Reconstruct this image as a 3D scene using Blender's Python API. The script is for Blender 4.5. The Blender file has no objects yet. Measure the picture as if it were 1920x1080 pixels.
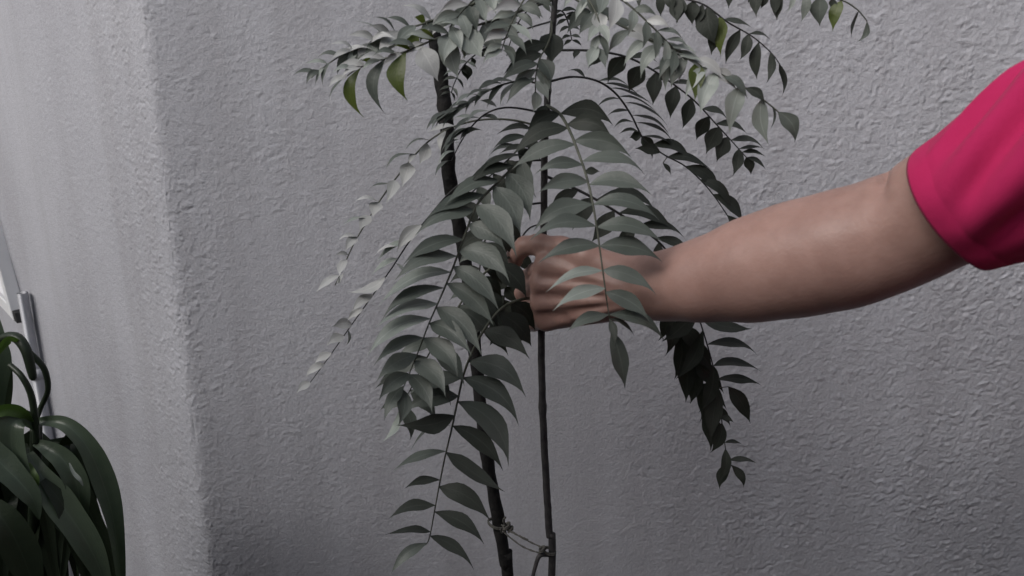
import bpy, math, random
import numpy as np
from mathutils import Vector, Matrix
random.seed(7)
C = bpy.context.scene
col = C.collection

# ---------------------------------------------------------------- camera, sky, sun
F = 1500.0                      # focal length in pixels of a 1920 px wide picture
PITCH = math.radians(16)
CAM = Vector((0, 0, 1.5))
cd = bpy.data.cameras.new('camera')
cd.lens = F / 1920 * 36
cd.sensor_width = 36
cd.clip_start = 0.02
cd.clip_end = 500
cd.dof.use_dof = True
cd.dof.focus_distance = 1.12
cd.dof.aperture_fstop = 8
cam = bpy.data.objects.new('camera', cd)
cam.location = CAM
cam.rotation_euler = (math.radians(90) - PITCH, 0, 0)
col.objects.link(cam)
C.camera = cam

SUN_EL = math.radians(37)
SUN_AZ = math.radians(227)      # compass style: 0 = +y, clockwise; behind the camera, a little to the left
w = bpy.data.worlds.new('World')
C.world = w
w.use_nodes = True
nt = w.node_tree
bgn = nt.nodes['Background']
sky = nt.nodes.new('ShaderNodeTexSky')
sky.sky_type = 'NISHITA'
sky.sun_disc = False
sky.sun_elevation = SUN_EL
sky.sun_rotation = SUN_AZ
sky.air_density = 1.5
sky.dust_density = 5.0
hs = nt.nodes.new('ShaderNodeHueSaturation')     # overcast: the blue nearly gone
hs.inputs["Saturation"].default_value = 0.55
nt.links.new(sky.outputs[0], hs.inputs['Color'])
nt.links.new(hs.outputs[0], bgn.inputs['Color'])
bgn.inputs['Strength'].default_value = 0.06
sl = bpy.data.lights.new('sun', 'SUN')
sl.energy = 1.85
sl.angle = math.radians(52)
sl.color = (1.0, 0.985, 0.97)
so = bpy.data.objects.new('sun', sl)
sd = Vector((math.sin(SUN_AZ) * math.cos(SUN_EL), math.cos(SUN_AZ) * math.cos(SUN_EL), math.sin(SUN_EL)))
so.rotation_euler = sd.to_track_quat('Z', 'Y').to_euler()
so.location = (0, 0, 5)
col.objects.link(so)
C.view_settings.view_transform = 'Standard'
C.view_settings.look = 'None'
C.view_settings.exposure = 0.60
C.view_settings.gamma = 1
C.view_settings.use_curve_mapping = False

# ---------------------------------------------------------------- helpers
FW = Vector((0, math.cos(PITCH), -math.sin(PITCH)))
UP = Vector((0, math.sin(PITCH), math.cos(PITCH)))
RT = Vector((1, 0, 0))


def P(px, py, Y):
    """a point of the place: seen in this direction, standing Y metres in front of the camera"""
    d = FW + RT * ((px - 960) / F) + UP * ((540 - py) / F)
    return CAM + d * (Y / d.y)


def mpp(p):
    """metres per (1920-wide) pixel at p"""
    return (p - CAM).dot(FW) / F


def tag(o, label=None, cat=None, group=None, kind=None):
    if label: o['label'] = label
    if cat: o['category'] = cat
    if group: o['group'] = group
    if kind: o['kind'] = kind
    return o


def empty(name, loc):
    o = bpy.data.objects.new(name, None)
    o.location = loc
    o.empty_display_size = 0.05
    col.objects.link(o)
    return o


def mesh_obj(name, verts, faces, mat, parent=None, origin=None, smooth=True):
    """verts in world space; origin = where the object's own origin lies"""
    og = Vector(origin) if origin is not None else Vector((0, 0, 0))
    me = bpy.data.meshes.new(name)
    if isinstance(verts, np.ndarray):
        verts = verts - np.array(og)
        me.vertices.add(len(verts))
        me.vertices.foreach_set('co', verts.astype(np.float32).ravel())
        faces = np.asarray(faces, dtype=np.int32)
        n = len(faces)
        me.loops.add(n * 4)
        me.loops.foreach_set('vertex_index', faces.ravel())
        me.polygons.add(n)
        me.polygons.foreach_set('loop_start', np.arange(0, n * 4, 4, dtype=np.int32))
        me.polygons.foreach_set('loop_total', np.full(n, 4, dtype=np.int32))
        me.update(calc_edges=True)
        me.validate()
    else:
        me.from_pydata([tuple(Vector(v) - og) for v in verts], [], faces)
        me.update()
    me.polygons.foreach_set('use_smooth', [smooth] * len(me.polygons))
    me.materials.append(mat)
    o = bpy.data.objects.new(name, me)
    col.objects.link(o)
    if parent is not None:
        o.parent = parent
        po = Vector((0, 0, 0))
        q = parent
        while q is not None:
            po += q.location
            q = q.parent
        o.location = og - po
    else:
        o.location = og
    return o


def grid_uv(me, cols, nrows):
    """u across, v along, for meshes made of rows of `cols` vertices"""
    uvl = me.uv_layers.new(name='UVMap')
    li = np.empty(len(me.loops), dtype=np.int32)
    me.loops.foreach_get('vertex_index', li)
    u_ = (li % cols) / (cols - 1); v_ = (li // cols) / max(1, nrows - 1)
    uvl.data.foreach_set('uv', np.stack([u_, v_], -1).astype(np.float32).ravel())


def smooth_path(pts, n=8):
    """Catmull-Rom through Vectors (any size)"""
    out = []
    m = len(pts)
    for i in range(m - 1):
        p0 = pts[max(i - 1, 0)]; p1 = pts[i]; p2 = pts[i + 1]; p3 = pts[min(i + 2, m - 1)]
        for k in range(n):
            t = k / n
            out.append(0.5 * ((2 * p1) + (p2 - p0) * t + (2 * p0 - 5 * p1 + 4 * p2 - p3) * t * t
                              + (3 * p1 - p0 - 3 * p2 + p3) * t ** 3))
    out.append(pts[-1].copy())
    return out


def tube(path, rad, seg=8, cap=True, bump=None):
    """verts, faces of a swept tube; rad a number or a function of 0..1"""
    vs, fs = [], []
    n = len(path)
    prev = None
    for i, p in enumerate(path):
        a = path[max(i - 1, 0)]; b = path[min(i + 1, n - 1)]
        t = (b - a).normalized()
        if prev is None:
            ref = Vector((0, 0, 1)) if abs(t.z) < 0.9 else Vector((0, 1, 0))
            u = t.cross(ref).normalized()
        else:
            u = (prev - t * prev.dot(t)).normalized()
        prev = u
        v = t.cross(u)
        f = i / (n - 1)
        r = rad(f) if callable(rad) else rad
        for k in range(seg):
            a_ = 2 * math.pi * k / seg
            rr = r * (bump(f, a_) if bump else 1)
            vs.append(p + (u * math.cos(a_) + v * math.sin(a_)) * rr)
    for i in range(n - 1):
        for k in range(seg):
            k2 = (k + 1) % seg
            fs.append((i * seg + k, i * seg + k2, (i + 1) * seg + k2, (i + 1) * seg + k))
    if cap:
        fs.append(tuple(reversed(range(seg))))
        fs.append(tuple((n - 1) * seg + k for k in range(seg)))
    return vs, fs


class MB:
    def __init__(s): s.v = []; s.f = []
    def add(s, vf):
        o = len(s.v)
        s.v += list(vf[0]); s.f += [tuple(i + o for i in q) for q in vf[1]]
        return s
    def box(s, c, h, ax=None):
        """c centre, h half sizes, ax three axes"""
        ax = ax or (Vector((1, 0, 0)), Vector((0, 1, 0)), Vector((0, 0, 1)))
        c = Vector(c)
        b = 0.12 * min(h)
        vs = []
        # chamfered box: 24 verts
        ids = {}
        for sx in (-1, 1):
            for sy in (-1, 1):
                for sz in (-1, 1):
                    for a in range(3):
                        q = [sx * (h[0] - b), sy * (h[1] - b), sz * (h[2] - b)]
                        q[a] = (sx, sy, sz)[a] * h[a]
                        ids[(sx, sy, sz, a)] = len(vs)
                        vs.append(c + ax[0] * q[0] + ax[1] * q[1] + ax[2] * q[2])
        fs = []
        for a in range(3):
            o = [i for i in range(3) if i != a]
            for s_ in (-1, 1):
                q = []
                for (m, n) in ((-1, -1), (1, -1), (1, 1), (-1, 1)):
                    k = [0, 0, 0]; k[a] = s_; k[o[0]] = m; k[o[1]] = n
                    q.append(ids[(k[0], k[1], k[2], a)])
                fs.append(tuple(q))
        for a in range(3):          # edges along axis a
            o = [i for i in range(3) if i != a]
            for m in (-1, 1):
                for n in (-1, 1):
                    q = []
                    for (s_, w_) in ((-1, o[0]), (1, o[0]), (1, o[1]), (-1, o[1])):
                        k = [0, 0, 0]; k[a] = s_; k[o[0]] = m; k[o[1]] = n
                        q.append(ids[(k[0], k[1], k[2], w_)])
                    fs.append(tuple(q))
        for sx in (-1, 1):
            for sy in (-1, 1):
                for sz in (-1, 1):
                    fs.append(tuple(ids[(sx, sy, sz, a)] for a in range(3)))
        return s.add((vs, fs))
    def build(s, name, mat, parent=None, origin=None, smooth=True):
        return mesh_obj(name, s.v, s.f, mat, parent, origin, smooth)


# ---------------------------------------------------------------- materials
def new_mat(name):
    m = bpy.data.materials.new(name)
    m.use_nodes = True
    n = m.node_tree.nodes
    return m, m.node_tree, n['Principled BSDF'], n['Material Output']


def noise(nt, scale, detail=3, rough=0.5, vec=None, dist=0):
    t = nt.nodes.new('ShaderNodeTexNoise')
    t.inputs['Scale'].default_value = scale
    t.inputs['Detail'].default_value = detail
    t.inputs['Roughness'].default_value = rough
    t.inputs['Distortion'].default_value = dist
    if vec is None:
        g = nt.nodes.new('ShaderNodeNewGeometry')
        vec = g.outputs['Position']
    nt.links.new(vec, t.inputs['Vector'])
    return t


def ramp(nt, src, stops):
    r = nt.nodes.new('ShaderNodeValToRGB')
    e = r.color_ramp.elements
    while len(e) < len(stops): e.new(0.5)
    for el, (p, c) in zip(e, stops):
        el.position = p
        el.color = (*c, 1)
    nt.links.new(src, r.inputs[0])
    return r


def bump_of(nt, src, dist, strength, bsdf):
    b = nt.nodes.new('ShaderNodeBump')
    b.inputs['Distance'].default_value = dist
    b.inputs['Strength'].default_value = strength
    nt.links.new(src, b.inputs['Height'])
    nt.links.new(b.outputs[0], bsdf.inputs['Normal'])
    return b


def simple(name, c1, c2, scale, rough, spec=0.3, bump=None, detail=3):
    m, t, b, o = new_mat(name)
    n = noise(t, scale, detail)
    r = ramp(t, n.outputs['Fac'], [(0.3, c1), (0.7, c2)])
    t.links.new(r.outputs[0], b.inputs['Base Color'])
    b.inputs['Roughness'].default_value = rough
    b.inputs['Specular IOR Level'].default_value = spec
    if bump:
        n2 = noise(t, bump[0], 4)
        bump_of(t, n2.outputs['Fac'], bump[1], 1.0, b)
    return m


def stucco():
    m, t, b, o = new_mat('stucco')
    n1 = noise(t, 2.3, 4, 0.55)
    r1 = ramp(t, n1.outputs['Fac'], [(0.25, (0.362, 0.366, 0.406)), (0.75, (0.430, 0.435, 0.480))])
    g = t.nodes.new('ShaderNodeNewGeometry')
    mp = t.nodes.new('ShaderNodeMapping'); mp.inputs['Scale'].default_value = (14, 14, 1.3)
    t.links.new(g.outputs['Position'], mp.inputs['Vector'])
    n4 = noise(t, 1.0, 5, 0.6, vec=mp.outputs[0])
    r4 = ramp(t, n4.outputs['Fac'], [(0.38, (0.93, 0.925, 0.92)), (0.58, (1.02, 1.02, 1.02))])
    m4 = t.nodes.new('ShaderNodeMixRGB'); m4.blend_type = 'MULTIPLY'; m4.inputs[0].default_value = 1
    t.links.new(r1.outputs[0], m4.inputs[1]); t.links.new(r4.outputs[0], m4.inputs[2])
    r1 = m4
    n2 = noise(t, 210, 3, 0.6)
    r2 = ramp(t, n2.outputs['Fac'], [(0.3, (0.88, 0.88, 0.88)), (0.65, (1.03, 1.03, 1.03))])
    mx = t.nodes.new('ShaderNodeMixRGB'); mx.blend_type = 'MULTIPLY'; mx.inputs[0].default_value = 1
    t.links.new(r1.outputs[0], mx.inputs[1]); t.links.new(r2.outputs[0], mx.inputs[2])
    t.links.new(mx.outputs[0], b.inputs['Base Color'])
    b.inputs['Roughness'].default_value = 0.85
    b.inputs['Specular IOR Level'].default_value = 0.25
    n3 = noise(t, 330, 4, 0.6)
    bump_of(t, n3.outputs['Fac'], 0.0014, 0.8, b)
    return m


VEIN = (58.0, -46.0)


def leaf_mat(name, front, front2, back, rough=0.38, trans=(0.10, 0.16, 0.02), tw=0.18, spec=0.5):
    m, t, b, o = new_mat(name)
    oi = t.nodes.new('ShaderNodeObjectInfo')
    n1 = noise(t, 60, 3)
    ad = t.nodes.new('ShaderNodeMath'); ad.operation = 'MULTIPLY_ADD'
    t.links.new(oi.outputs['Random'], ad.inputs[0]); ad.inputs[1].default_value = 0.6
    mu = t.nodes.new('ShaderNodeMath'); mu.operation = 'MULTIPLY'; mu.inputs[1].default_value = 0.5
    t.links.new(n1.outputs['Fac'], mu.inputs[0]); t.links.new(mu.outputs[0], ad.inputs[2])
    r = ramp(t, ad.outputs[0], [(0.1, front), (0.9, front2)])
    g = t.nodes.new('ShaderNodeNewGeometry')
    mx = t.nodes.new('ShaderNodeMixRGB')
    t.links.new(g.outputs['Backfacing'], mx.inputs[0])
    t.links.new(r.outputs[0], mx.inputs[1]); mx.inputs[2].default_value = (*back, 1)
    t.links.new(mx.outputs[0], b.inputs['Base Color'])
    b.inputs['Roughness'].default_value = rough
    b.inputs['Specular IOR Level'].default_value = spec
    uv = t.nodes.new('ShaderNodeUVMap')
    sx = t.nodes.new('ShaderNodeSeparateXYZ'); t.links.new(uv.outputs[0], sx.inputs[0])
    ab = t.nodes.new('ShaderNodeMath'); ab.operation = 'ABSOLUTE'
    sb_ = t.nodes.new('ShaderNodeMath'); sb_.operation = 'SUBTRACT'; sb_.inputs[1].default_value = 0.5
    t.links.new(sx.outputs[0], sb_.inputs[0]); t.links.new(sb_.outputs[0], ab.inputs[0])
    rib = ramp(t, ab.outputs[0], [(0.0, (0.55, 0.55, 0.55)), (0.045, (0, 0, 0))])
    # side veins: stripes slanting away from the midrib (strap leaves: along the blade)
    ve = t.nodes.new('ShaderNodeMath'); ve.operation = 'MULTIPLY_ADD'
    ve.inputs[1].default_value = VEIN[0]
    t.links.new(sx.outputs[1], ve.inputs[0])
    v2 = t.nodes.new('ShaderNodeMath'); v2.operation = 'MULTIPLY'; v2.inputs[1].default_value = VEIN[1]
    t.links.new(ab.outputs[0], v2.inputs[0]); t.links.new(v2.outputs[0], ve.inputs[2])
    sn = t.nodes.new('ShaderNodeMath'); sn.operation = 'SINE'; t.links.new(ve.outputs[0], sn.inputs[0])
    m2 = t.nodes.new('ShaderNodeMixRGB'); m2.blend_type = 'MIX'
    t.links.new(rib.outputs[0], m2.inputs[0]); t.links.new(mx.outputs[0], m2.inputs[1])
    m2.inputs[2].default_value = (*[min(.6, c * 1.35 + .006) for c in front2], 1)
    t.links.new(m2.outputs[0], b.inputs['Base Color'])
    n2 = noise(t, 260, 3)
    am = t.nodes.new('ShaderNodeMath'); am.operation = 'MULTIPLY_ADD'; am.inputs[1].default_value = 0.07
    t.links.new(sn.outputs[0], am.inputs[0]); t.links.new(n2.outputs['Fac'], am.inputs[2])
    bump_of(t, am.outputs[0], 0.0005, 0.7, b)
    tr = t.nodes.new('ShaderNodeBsdfTranslucent')
    tr.inputs['Color'].default_value = (*trans, 1)
    ms = t.nodes.new('ShaderNodeMixShader'); ms.inputs[0].default_value = tw
    t.links.new(b.outputs[0], ms.inputs[1]); t.links.new(tr.outputs[0], ms.inputs[2])
    t.links.new(ms.outputs[0], o.inputs['Surface'])
    return m


M = {}
M['stucco'] = stucco()
M['dark'] = leaf_mat('leaf_dark', (0.022, 0.027, 0.023), (0.044, 0.050, 0.044), (0.034, 0.038, 0.034), 0.55, (0.04, 0.05, 0.02), 0.10, 0.25)  # shaded copy of the leaf, the shadow put into its colour
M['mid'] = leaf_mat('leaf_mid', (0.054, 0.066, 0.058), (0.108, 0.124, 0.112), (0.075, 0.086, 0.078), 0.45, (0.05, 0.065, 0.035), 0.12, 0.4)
M['pale'] = leaf_mat('leaf_pale', (0.16, 0.185, 0.17), (0.29, 0.32, 0.30), (0.19, 0.21, 0.19), 0.42, (0.14, 0.17, 0.10), 0.15, 0.5)  # lighter copy of the leaf, light from above put into its colour
M['glare'] = leaf_mat('leaf_glare', (0.36, 0.368, 0.372), (0.48, 0.488, 0.492), (0.27, 0.275, 0.28), 0.42, (0.2, 0.22, 0.16), 0.15, 0.5)  # strong sheen on the leaves, painted as a whitish base colour
M['olive'] = leaf_mat('leaf_olive', (0.055, 0.074, 0.018), (0.085, 0.108, 0.026), (0.08, 0.11, 0.035), 0.4, (0.16, 0.24, 0.03), 0.3, 0.4)
M['rachis'] = simple('green_stalk', (0.055, 0.060, 0.045), (0.10, 0.105, 0.085), 90, 0.55)
M['rachis_dark'] = simple('dark_stalk', (0.022, 0.022, 0.024), (0.042, 0.042, 0.042), 90, 0.6)
M['stem'] = simple('stem_bark', (0.030, 0.028, 0.032), (0.065, 0.062, 0.062), 70, 0.7, 0.3, (300, 0.0012))
M['stake'] = simple('stake_bark', (0.010, 0.010, 0.011), (0.022, 0.021, 0.021), 60, 0.8, 0.2, (160, 0.002))
M['twine'] = simple('twine', (0.07, 0.068, 0.064), (0.14, 0.135, 0.125), 400, 0.9, 0.1, (900, 0.0006))
VEIN = (0.0, 90.0)
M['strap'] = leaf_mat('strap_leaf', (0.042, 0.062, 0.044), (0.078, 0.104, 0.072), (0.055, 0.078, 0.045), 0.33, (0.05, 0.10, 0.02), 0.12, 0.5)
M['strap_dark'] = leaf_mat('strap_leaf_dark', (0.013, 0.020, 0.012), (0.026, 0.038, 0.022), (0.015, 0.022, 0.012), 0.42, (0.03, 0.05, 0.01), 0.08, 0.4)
M['strap_fresh'] = leaf_mat('strap_leaf_fresh', (0.05, 0.095, 0.025), (0.08, 0.13, 0.035), (0.07, 0.11, 0.03), 0.4, (0.10, 0.2, 0.03), 0.25, 0.4)
M['white'] = simple('white_plastic', (0.66, 0.67, 0.70), (0.76, 0.77, 0.80), 9, 0.35, 0.5)
M['pipe'] = simple('grey_pipe', (0.44, 0.45, 0.49), (0.52, 0.53, 0.57), 14, 0.45, 0.4)
M['gap'] = simple('louvre_dark', (0.10, 0.10, 0.11), (0.14, 0.14, 0.15), 20, 0.7)
M['black'] = simple('black_fitting', (0.02, 0.02, 0.022), (0.04, 0.04, 0.042), 40, 0.6)
M['ground'] = simple('ground_soil', (0.030, 0.026, 0.023), (0.075, 0.068, 0.062), 6, 0.95, 0.1, (35, 0.02), 6)
M['render'] = simple('shade_wall_render', (0.20, 0.19, 0.19), (0.26, 0.25, 0.25), 3, 0.9, 0.2, (90, 0.002))
M['hair'] = simple('hair', (0.010, 0.008, 0.007), (0.022, 0.018, 0.015), 200, 0.5, 0.4, (500, 0.002))
M['eye'] = simple('eye', (0.6, 0.58, 0.56), (0.7, 0.68, 0.66), 30, 0.2, 0.5)
M['denim'] = simple('trousers', (0.02, 0.024, 0.035), (0.035, 0.04, 0.055), 50, 0.9, 0.1, (700, 0.0008))
M['nail'] = simple('nail', (0.50, 0.33, 0.28), (0.56, 0.38, 0.33), 60, 0.35, 0.5)


def skin():
    m, t, b, o = new_mat('skin')
    n1 = noise(t, 16, 4, 0.6)
    r1 = ramp(t, n1.outputs['Fac'], [(0.3, (0.290, 0.176, 0.152)), (0.7, (0.385, 0.240, 0.208))])
    n2 = noise(t, 70, 5, 0.65)
    r2 = ramp(t, n2.outputs['Fac'], [(0.28, (0.93, 0.90, 0.89)), (0.62, (1.03, 1.03, 1.03))])
    mx = t.nodes.new('ShaderNodeMixRGB'); mx.blend_type = 'MULTIPLY'; mx.inputs[0].default_value = 1
    t.links.new(r1.outputs[0], mx.inputs[1]); t.links.new(r2.outputs[0], mx.inputs[2])
    t.links.new(mx.outputs[0], b.inputs['Base Color'])
    b.inputs['Roughness'].default_value = 0.42
    b.inputs['Specular IOR Level'].default_value = 0.4
    b.inputs['Subsurface Weight'].default_value = 0.12
    b.inputs['Subsurface Radius'].default_value = (0.012, 0.005, 0.003)
    b.inputs['Subsurface Scale'].default_value = 0.5
    n3 = noise(t, 300, 3)
    bump_of(t, n3.outputs['Fac'], 0.0005, 0.6, b)
    return m


def cloth():
    m, t, b, o = new_mat('pink_cotton')
    n1 = noise(t, 9, 4, 0.6)
    r1 = ramp(t, n1.outputs['Fac'], [(0.3, (0.40, 0.017, 0.088)), (0.7, (0.49, 0.024, 0.115))])
    t.links.new(r1.outputs[0], b.inputs['Base Color'])
    b.inputs['Roughness'].default_value = 0.9
    b.inputs['Specular IOR Level'].default_value = 0.15
    b.inputs['Sheen Weight'].default_value = 0.06
    b.inputs['Sheen Roughness'].default_value = 0.4
    n3 = noise(t, 900, 2)
    bump_of(t, n3.outputs['Fac'], 0.0006, 0.6, b)
    return m


M['skin'] = skin()
M['cloth'] = cloth()

# ---------------------------------------------------------------- ground
gv, gf = [], []
N = 24
R = [-150, -60, -20, -8, -4, -3, -2.2, -1.6, -1.2, -0.8, -0.4, 0, 0.4, 0.8, 1.2, 1.6, 2.2, 3, 4, 8, 20, 60, 150]
for y in R:
    for x in R:
        z = 0.012 * math.sin(x * 5.1 + y * 3.3) * math.cos(y * 4.7 - x) if max(abs(x), abs(y)) < 5 else 0
        gv.append(Vector((x, y, z - 0.012)))
n = len(R)
for j in range(n - 1):
    for i in range(n - 1):
        gf.append((j * n + i, j * n + i + 1, (j + 1) * n + i + 1, (j + 1) * n + i))
tag(mesh_obj('ground', gv, gf, M['ground']), 'dark bare soil of the yard below the plastered wall', kind='structure')

# ---------------------------------------------------------------- the rough plastered wall, both faces of its corner
rng = np.random.default_rng(5)


def vnoise(x, y, seed):
    """smooth value noise on numpy arrays, 0..1"""
    xi = np.floor(x).astype(np.int64); yi = np.floor(y).astype(np.int64)
    fx = x - xi; fy = y - yi
    fx = fx * fx * (3 - 2 * fx); fy = fy * fy * (3 - 2 * fy)

    def h(a, b):
        v = (a * 374761393 + b * 668265263 + seed * 974634777) & 0xffffffff
        v = ((v ^ (v >> 13)) * 1274126177) & 0xffffffff
        v = v ^ (v >> 16)
        return (v & 0xffff) / 65535.0
    return ((h(xi, yi) * (1 - fx) + h(xi + 1, yi) * fx) * (1 - fy)
            + (h(xi, yi + 1) * (1 - fx) + h(xi + 1, yi + 1) * fx) * fy)


WY = 1.30                       # the wall's distance
XC = -0.568                     # where its corner stands
RA = math.radians(39)           # how far the left face turns away


def spaced(segs):
    out = []
    for a, b, s in segs:
        out += list(np.arange(a, b - s * 0.3, s))
    out.append(segs[-1][1])
    return np.array(out)


S = 0.0021
us = spaced([(-3.0, -1.1, 0.04), (-1.1, -0.02, S), (-0.02, 0.02, 0.0015), (0.02, 1.56, S), (1.56, 3.6, 0.04)])
zs = spaced([(0, 0.45, 0.04), (0.45, 1.70, S), (1.70, 3.4, 0.04)])
U, Z = np.meshgrid(us, zs)
# relief: short raised worms of plaster, fine grain, slow waves of the trowel
wx = (vnoise(U * 110, Z * 110, 11) - .5) * 1.5
wz = (vnoise(U * 110, Z * 110, 12) - .5) * 1.5
a1 = vnoise(U * 175 + wx, Z * 220 + wz, 1)
a2 = vnoise(U * 270 + wz * 2, Z * 300 + wx * 2, 2)
a3 = vnoise(U * 105 + wz, Z * 130 + wx, 3)
a4 = vnoise(U * 170 + 40 + wz, Z * 230 + wx, 14)
worms = np.clip((1 - np.abs(2 * a1 - 1) - 0.55) / 0.45, 0, 1)
pits = np.clip((a4 - 0.70) / 0.3, 0, 1)
lump = np.clip((a3 - 0.50) / 0.4, 0, 1)
patch = 0.45 + 0.55 * vnoise(U * 5.1 + 9, Z * 6.2, 4) + 0.30 * vnoise(U * 15 + 3, Z * 17, 21)
# the right of the wall is thrown coarser than the middle
side = 0.42 + 0.80 * np.clip((U - 0.70) / 0.8, 0, 1) + 0.50 * np.exp(-((U + 0.06) / 0.09) ** 2) - 0.30 * np.clip((-U - 0.25) / 0.3, 0, 1)
patch *= 1 - 0.55 * np.exp(-((U - 0.62) / 0.32) ** 2 - ((Z - 0.62) / 0.30) ** 2)
fine = np.clip((U + 1.1) / .06, 0, 1) * np.clip((1.555 - U) / .10, 0, 1) * np.clip((Z - 0.455) / .03, 0, 1) * np.clip((1.695 - Z) / .03, 0, 1)
H = fine * patch * side * (0.0013 * worms * (0.25 + lump) + 0.0006 * a2 + 0.0006 * lump - 0.0018 * pits)
H += 0.004 * (vnoise(U * 2.2, Z * 1.3, 6) - .5)
H += np.where(U < 0, 0.007 * np.sin(U * 17 + 1.2 + 1.1 * Z) * np.clip((-U - 0.10) / 0.25, 0, 1), 0)
# the rounded, chipped corner
rc = 0.010 + 0.010 * (vnoise(U * 20, Z * 26, 8) - .5)
f = 0.5 + 0.5 * np.tanh(U / 0.002)
lx = XC + U * math.cos(RA); ly = WY - U * math.sin(RA)      # left face line (U<0)
mxx = XC + U; my = np.full_like(U, WY)
X = np.where(U < 0, lx, mxx); Y = np.where(U < 0, ly, my)
nx = -math.sin(RA) * (1 - f); ny = -math.cos(RA) * (1 - f) - f
cut = 0.0035 * np.exp(-np.abs(U) / 0.006) * (0.4 + 1.1 * vnoise(U * 30, Z * 45, 9))
X = X + nx * (H - cut); Y = Y + ny * (H - cut)
V3 = np.stack([X, Y, Z], -1).reshape(-1, 3)
nz_, nu_ = U.shape
ii = np.arange(nz_ * nu_).reshape(nz_, nu_)
Q = np.stack([ii[:-1, :-1], ii[:-1, 1:], ii[1:, 1:], ii[1:, :-1]], -1).reshape(-1, 4)
# thickness behind
base = len(V3)
back = []
for (x, y) in ((XC - 3 * math.cos(RA), WY + 3 * math.sin(RA)), (XC - 3 * math.cos(RA) + .1, WY + 3 * math.sin(RA) + .2),
               (XC + .08, WY + .22), (XC + 3.6, WY + .22), (XC + 3.6, WY)):
    back += [(x, y, 0), (x, y, 3.4)]
V3 = np.concatenate([V3, np.array(back)])
qb = [(base + 2 * i, base + 2 * i + 1, base + 2 * i + 3, base + 2 * i + 2) for i in range(4)]
Q = np.concatenate([Q, np.array(qb)])
tag(mesh_obj('plastered_wall', V3, Q, M['stucco'], None, (XC, WY, 0)),
    'rough grey plastered house wall with a blunt corner at left, behind the curry leaf plant', 'wall')

# unseen wall added behind the camera to keep the low light out
YY = -0.85
YSEC = ((-9.0, -1.9, 2.75), (-1.9, -0.6, 2.7), (-0.6, 1.3, 1.95))        # heights stepped to grade the light across the plaster
yw = empty('shade_wall', (0.6, YY, 0))
for (x0, x1, h) in YSEC:
    mb = MB(); mb.box(((x0 + x1) / 2, YY, h / 2), ((x1 - x0) / 2, 0.10, h / 2))
    mb.build('section', M['render'], yw, ((x0 + x1) / 2, YY, 0), smooth=False)
    mb = MB(); mb.box(((x0 + x1) / 2, YY, h + .033), ((x1 - x0) / 2 + .02, 0.13, 0.03))
    mb.build('coping', M['render'], yw, ((x0 + x1) / 2, YY, h), smooth=False)
tag(yw, 'plain rendered wall, unseen, added behind the viewpoint to shade the plaster', 'wall')


def wall_pt(u, z, off=0.0):
    """a point on the plaster: u metres right of the corner (negative: left face)"""
    if u < 0:
        return Vector((XC + u * math.cos(RA) - math.sin(RA) * off, WY - u * math.sin(RA) - math.cos(RA) * off, z))
    return Vector((XC + u, WY - off, z))

# ---------------------------------------------------------------- leaves and fronds
leaflets = []                   # (area in px, frond object, verts, faces, material, base)


def width_profile(t):
    if t < 0.05: return 0.04 + t * 0.8
    t2 = (t - 0.05) / 0.95
    return max(0.0, (math.sin(math.pi * t2 ** 0.74) ** (0.78 + 0.75 * t2)) * (1 - 0.35 * t2 ** 2.0)) + 0.01 * (1 - t2)


def leaf_geom(B, T, wpx, sag=0.10, lit=1, bow=0.05, fold=0.16, wt=None, K=10, ratio=0.34, prof=width_profile):
    L = (T - B).length
    A = (T - B).normalized()
    mid = (B + T) / 2
    V = (CAM - mid).normalized()
    s0 = A.cross(V)
    s0.normalize()
    if s0.z < 0 or (abs(s0.z) < 0.25 and s0.x < 0): s0 = -s0
    N0 = (V - A * V.dot(A)).normalized()
    wm = wpx * mpp(mid)
    W = wt or max(wm * 1.02, L * ratio * 0.9)
    tilt = math.acos(min(1.0, wm / W)) * (-1 if lit > 0 else 1)
    sd_ = s0 * math.cos(tilt) + N0 * math.sin(tilt)
    nn = (N0 * math.cos(tilt) - s0 * math.sin(tilt)).normalized()
    vs, fs = [], []
    ph = random.random() * 6.28
    tw = random.uniform(-.45, .45); hook = random.uniform(-.03, .05); wr_ = random.uniform(.84, 1.12); pk = random.uniform(-.05, .06)
    W *= wr_
    for i in range(K + 1):
        t = i / K
        c = B + (T - B) * t + s0 * (sag * L * 4 * t * (1 - t)) + nn * (bow * L * 4 * t * (1 - t) + 0.012 * L * math.sin(7 * t + ph))
        h = W * 0.5 * prof(min(1, max(0, t + pk * math.sin(math.pi * t)))) * (1 + 0.05 * math.sin(13 * t + ph))
        c = c - s0 * (hook * L * max(0, t - .6) ** 2 * 6)
        ca, sa = math.cos(tw * (t - .3)), math.sin(tw * (t - .3))
        sd_t = sd_ * ca + nn * sa; nn_t = nn * ca - sd_ * sa
        for j, s in enumerate((-1, -0.5, 0, 0.5, 1)):
            e = abs(s)
            asym = 1.07 if s < 0 else 0.93
            vs.append(c + sd_t * (h * s * asym) + nn_t * (fold * h * (e ** 1.5) + 0.04 * h * math.sin(9 * t + ph + s) * e))
    for i in range(K):
        for j in range(4):
            a = i * 5 + j
            q = (a, a + 1, a + 6, a + 5)
            fs.append(q)
    # orient so that the upper face is the one turned to the light / viewer
    p = vs
    nf = (p[6] - p[0]).cross(p[5] - p[1])
    m_ = len(vs) // 2
    a = (K // 2) * 5 + 1
    nf = (p[a + 1] - p[a]).cross(p[a + 5] - p[a])
    if nf.dot(V) < 0: fs = [tuple(reversed(q)) for q in fs]
    return vs, fs


plant = None


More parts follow.
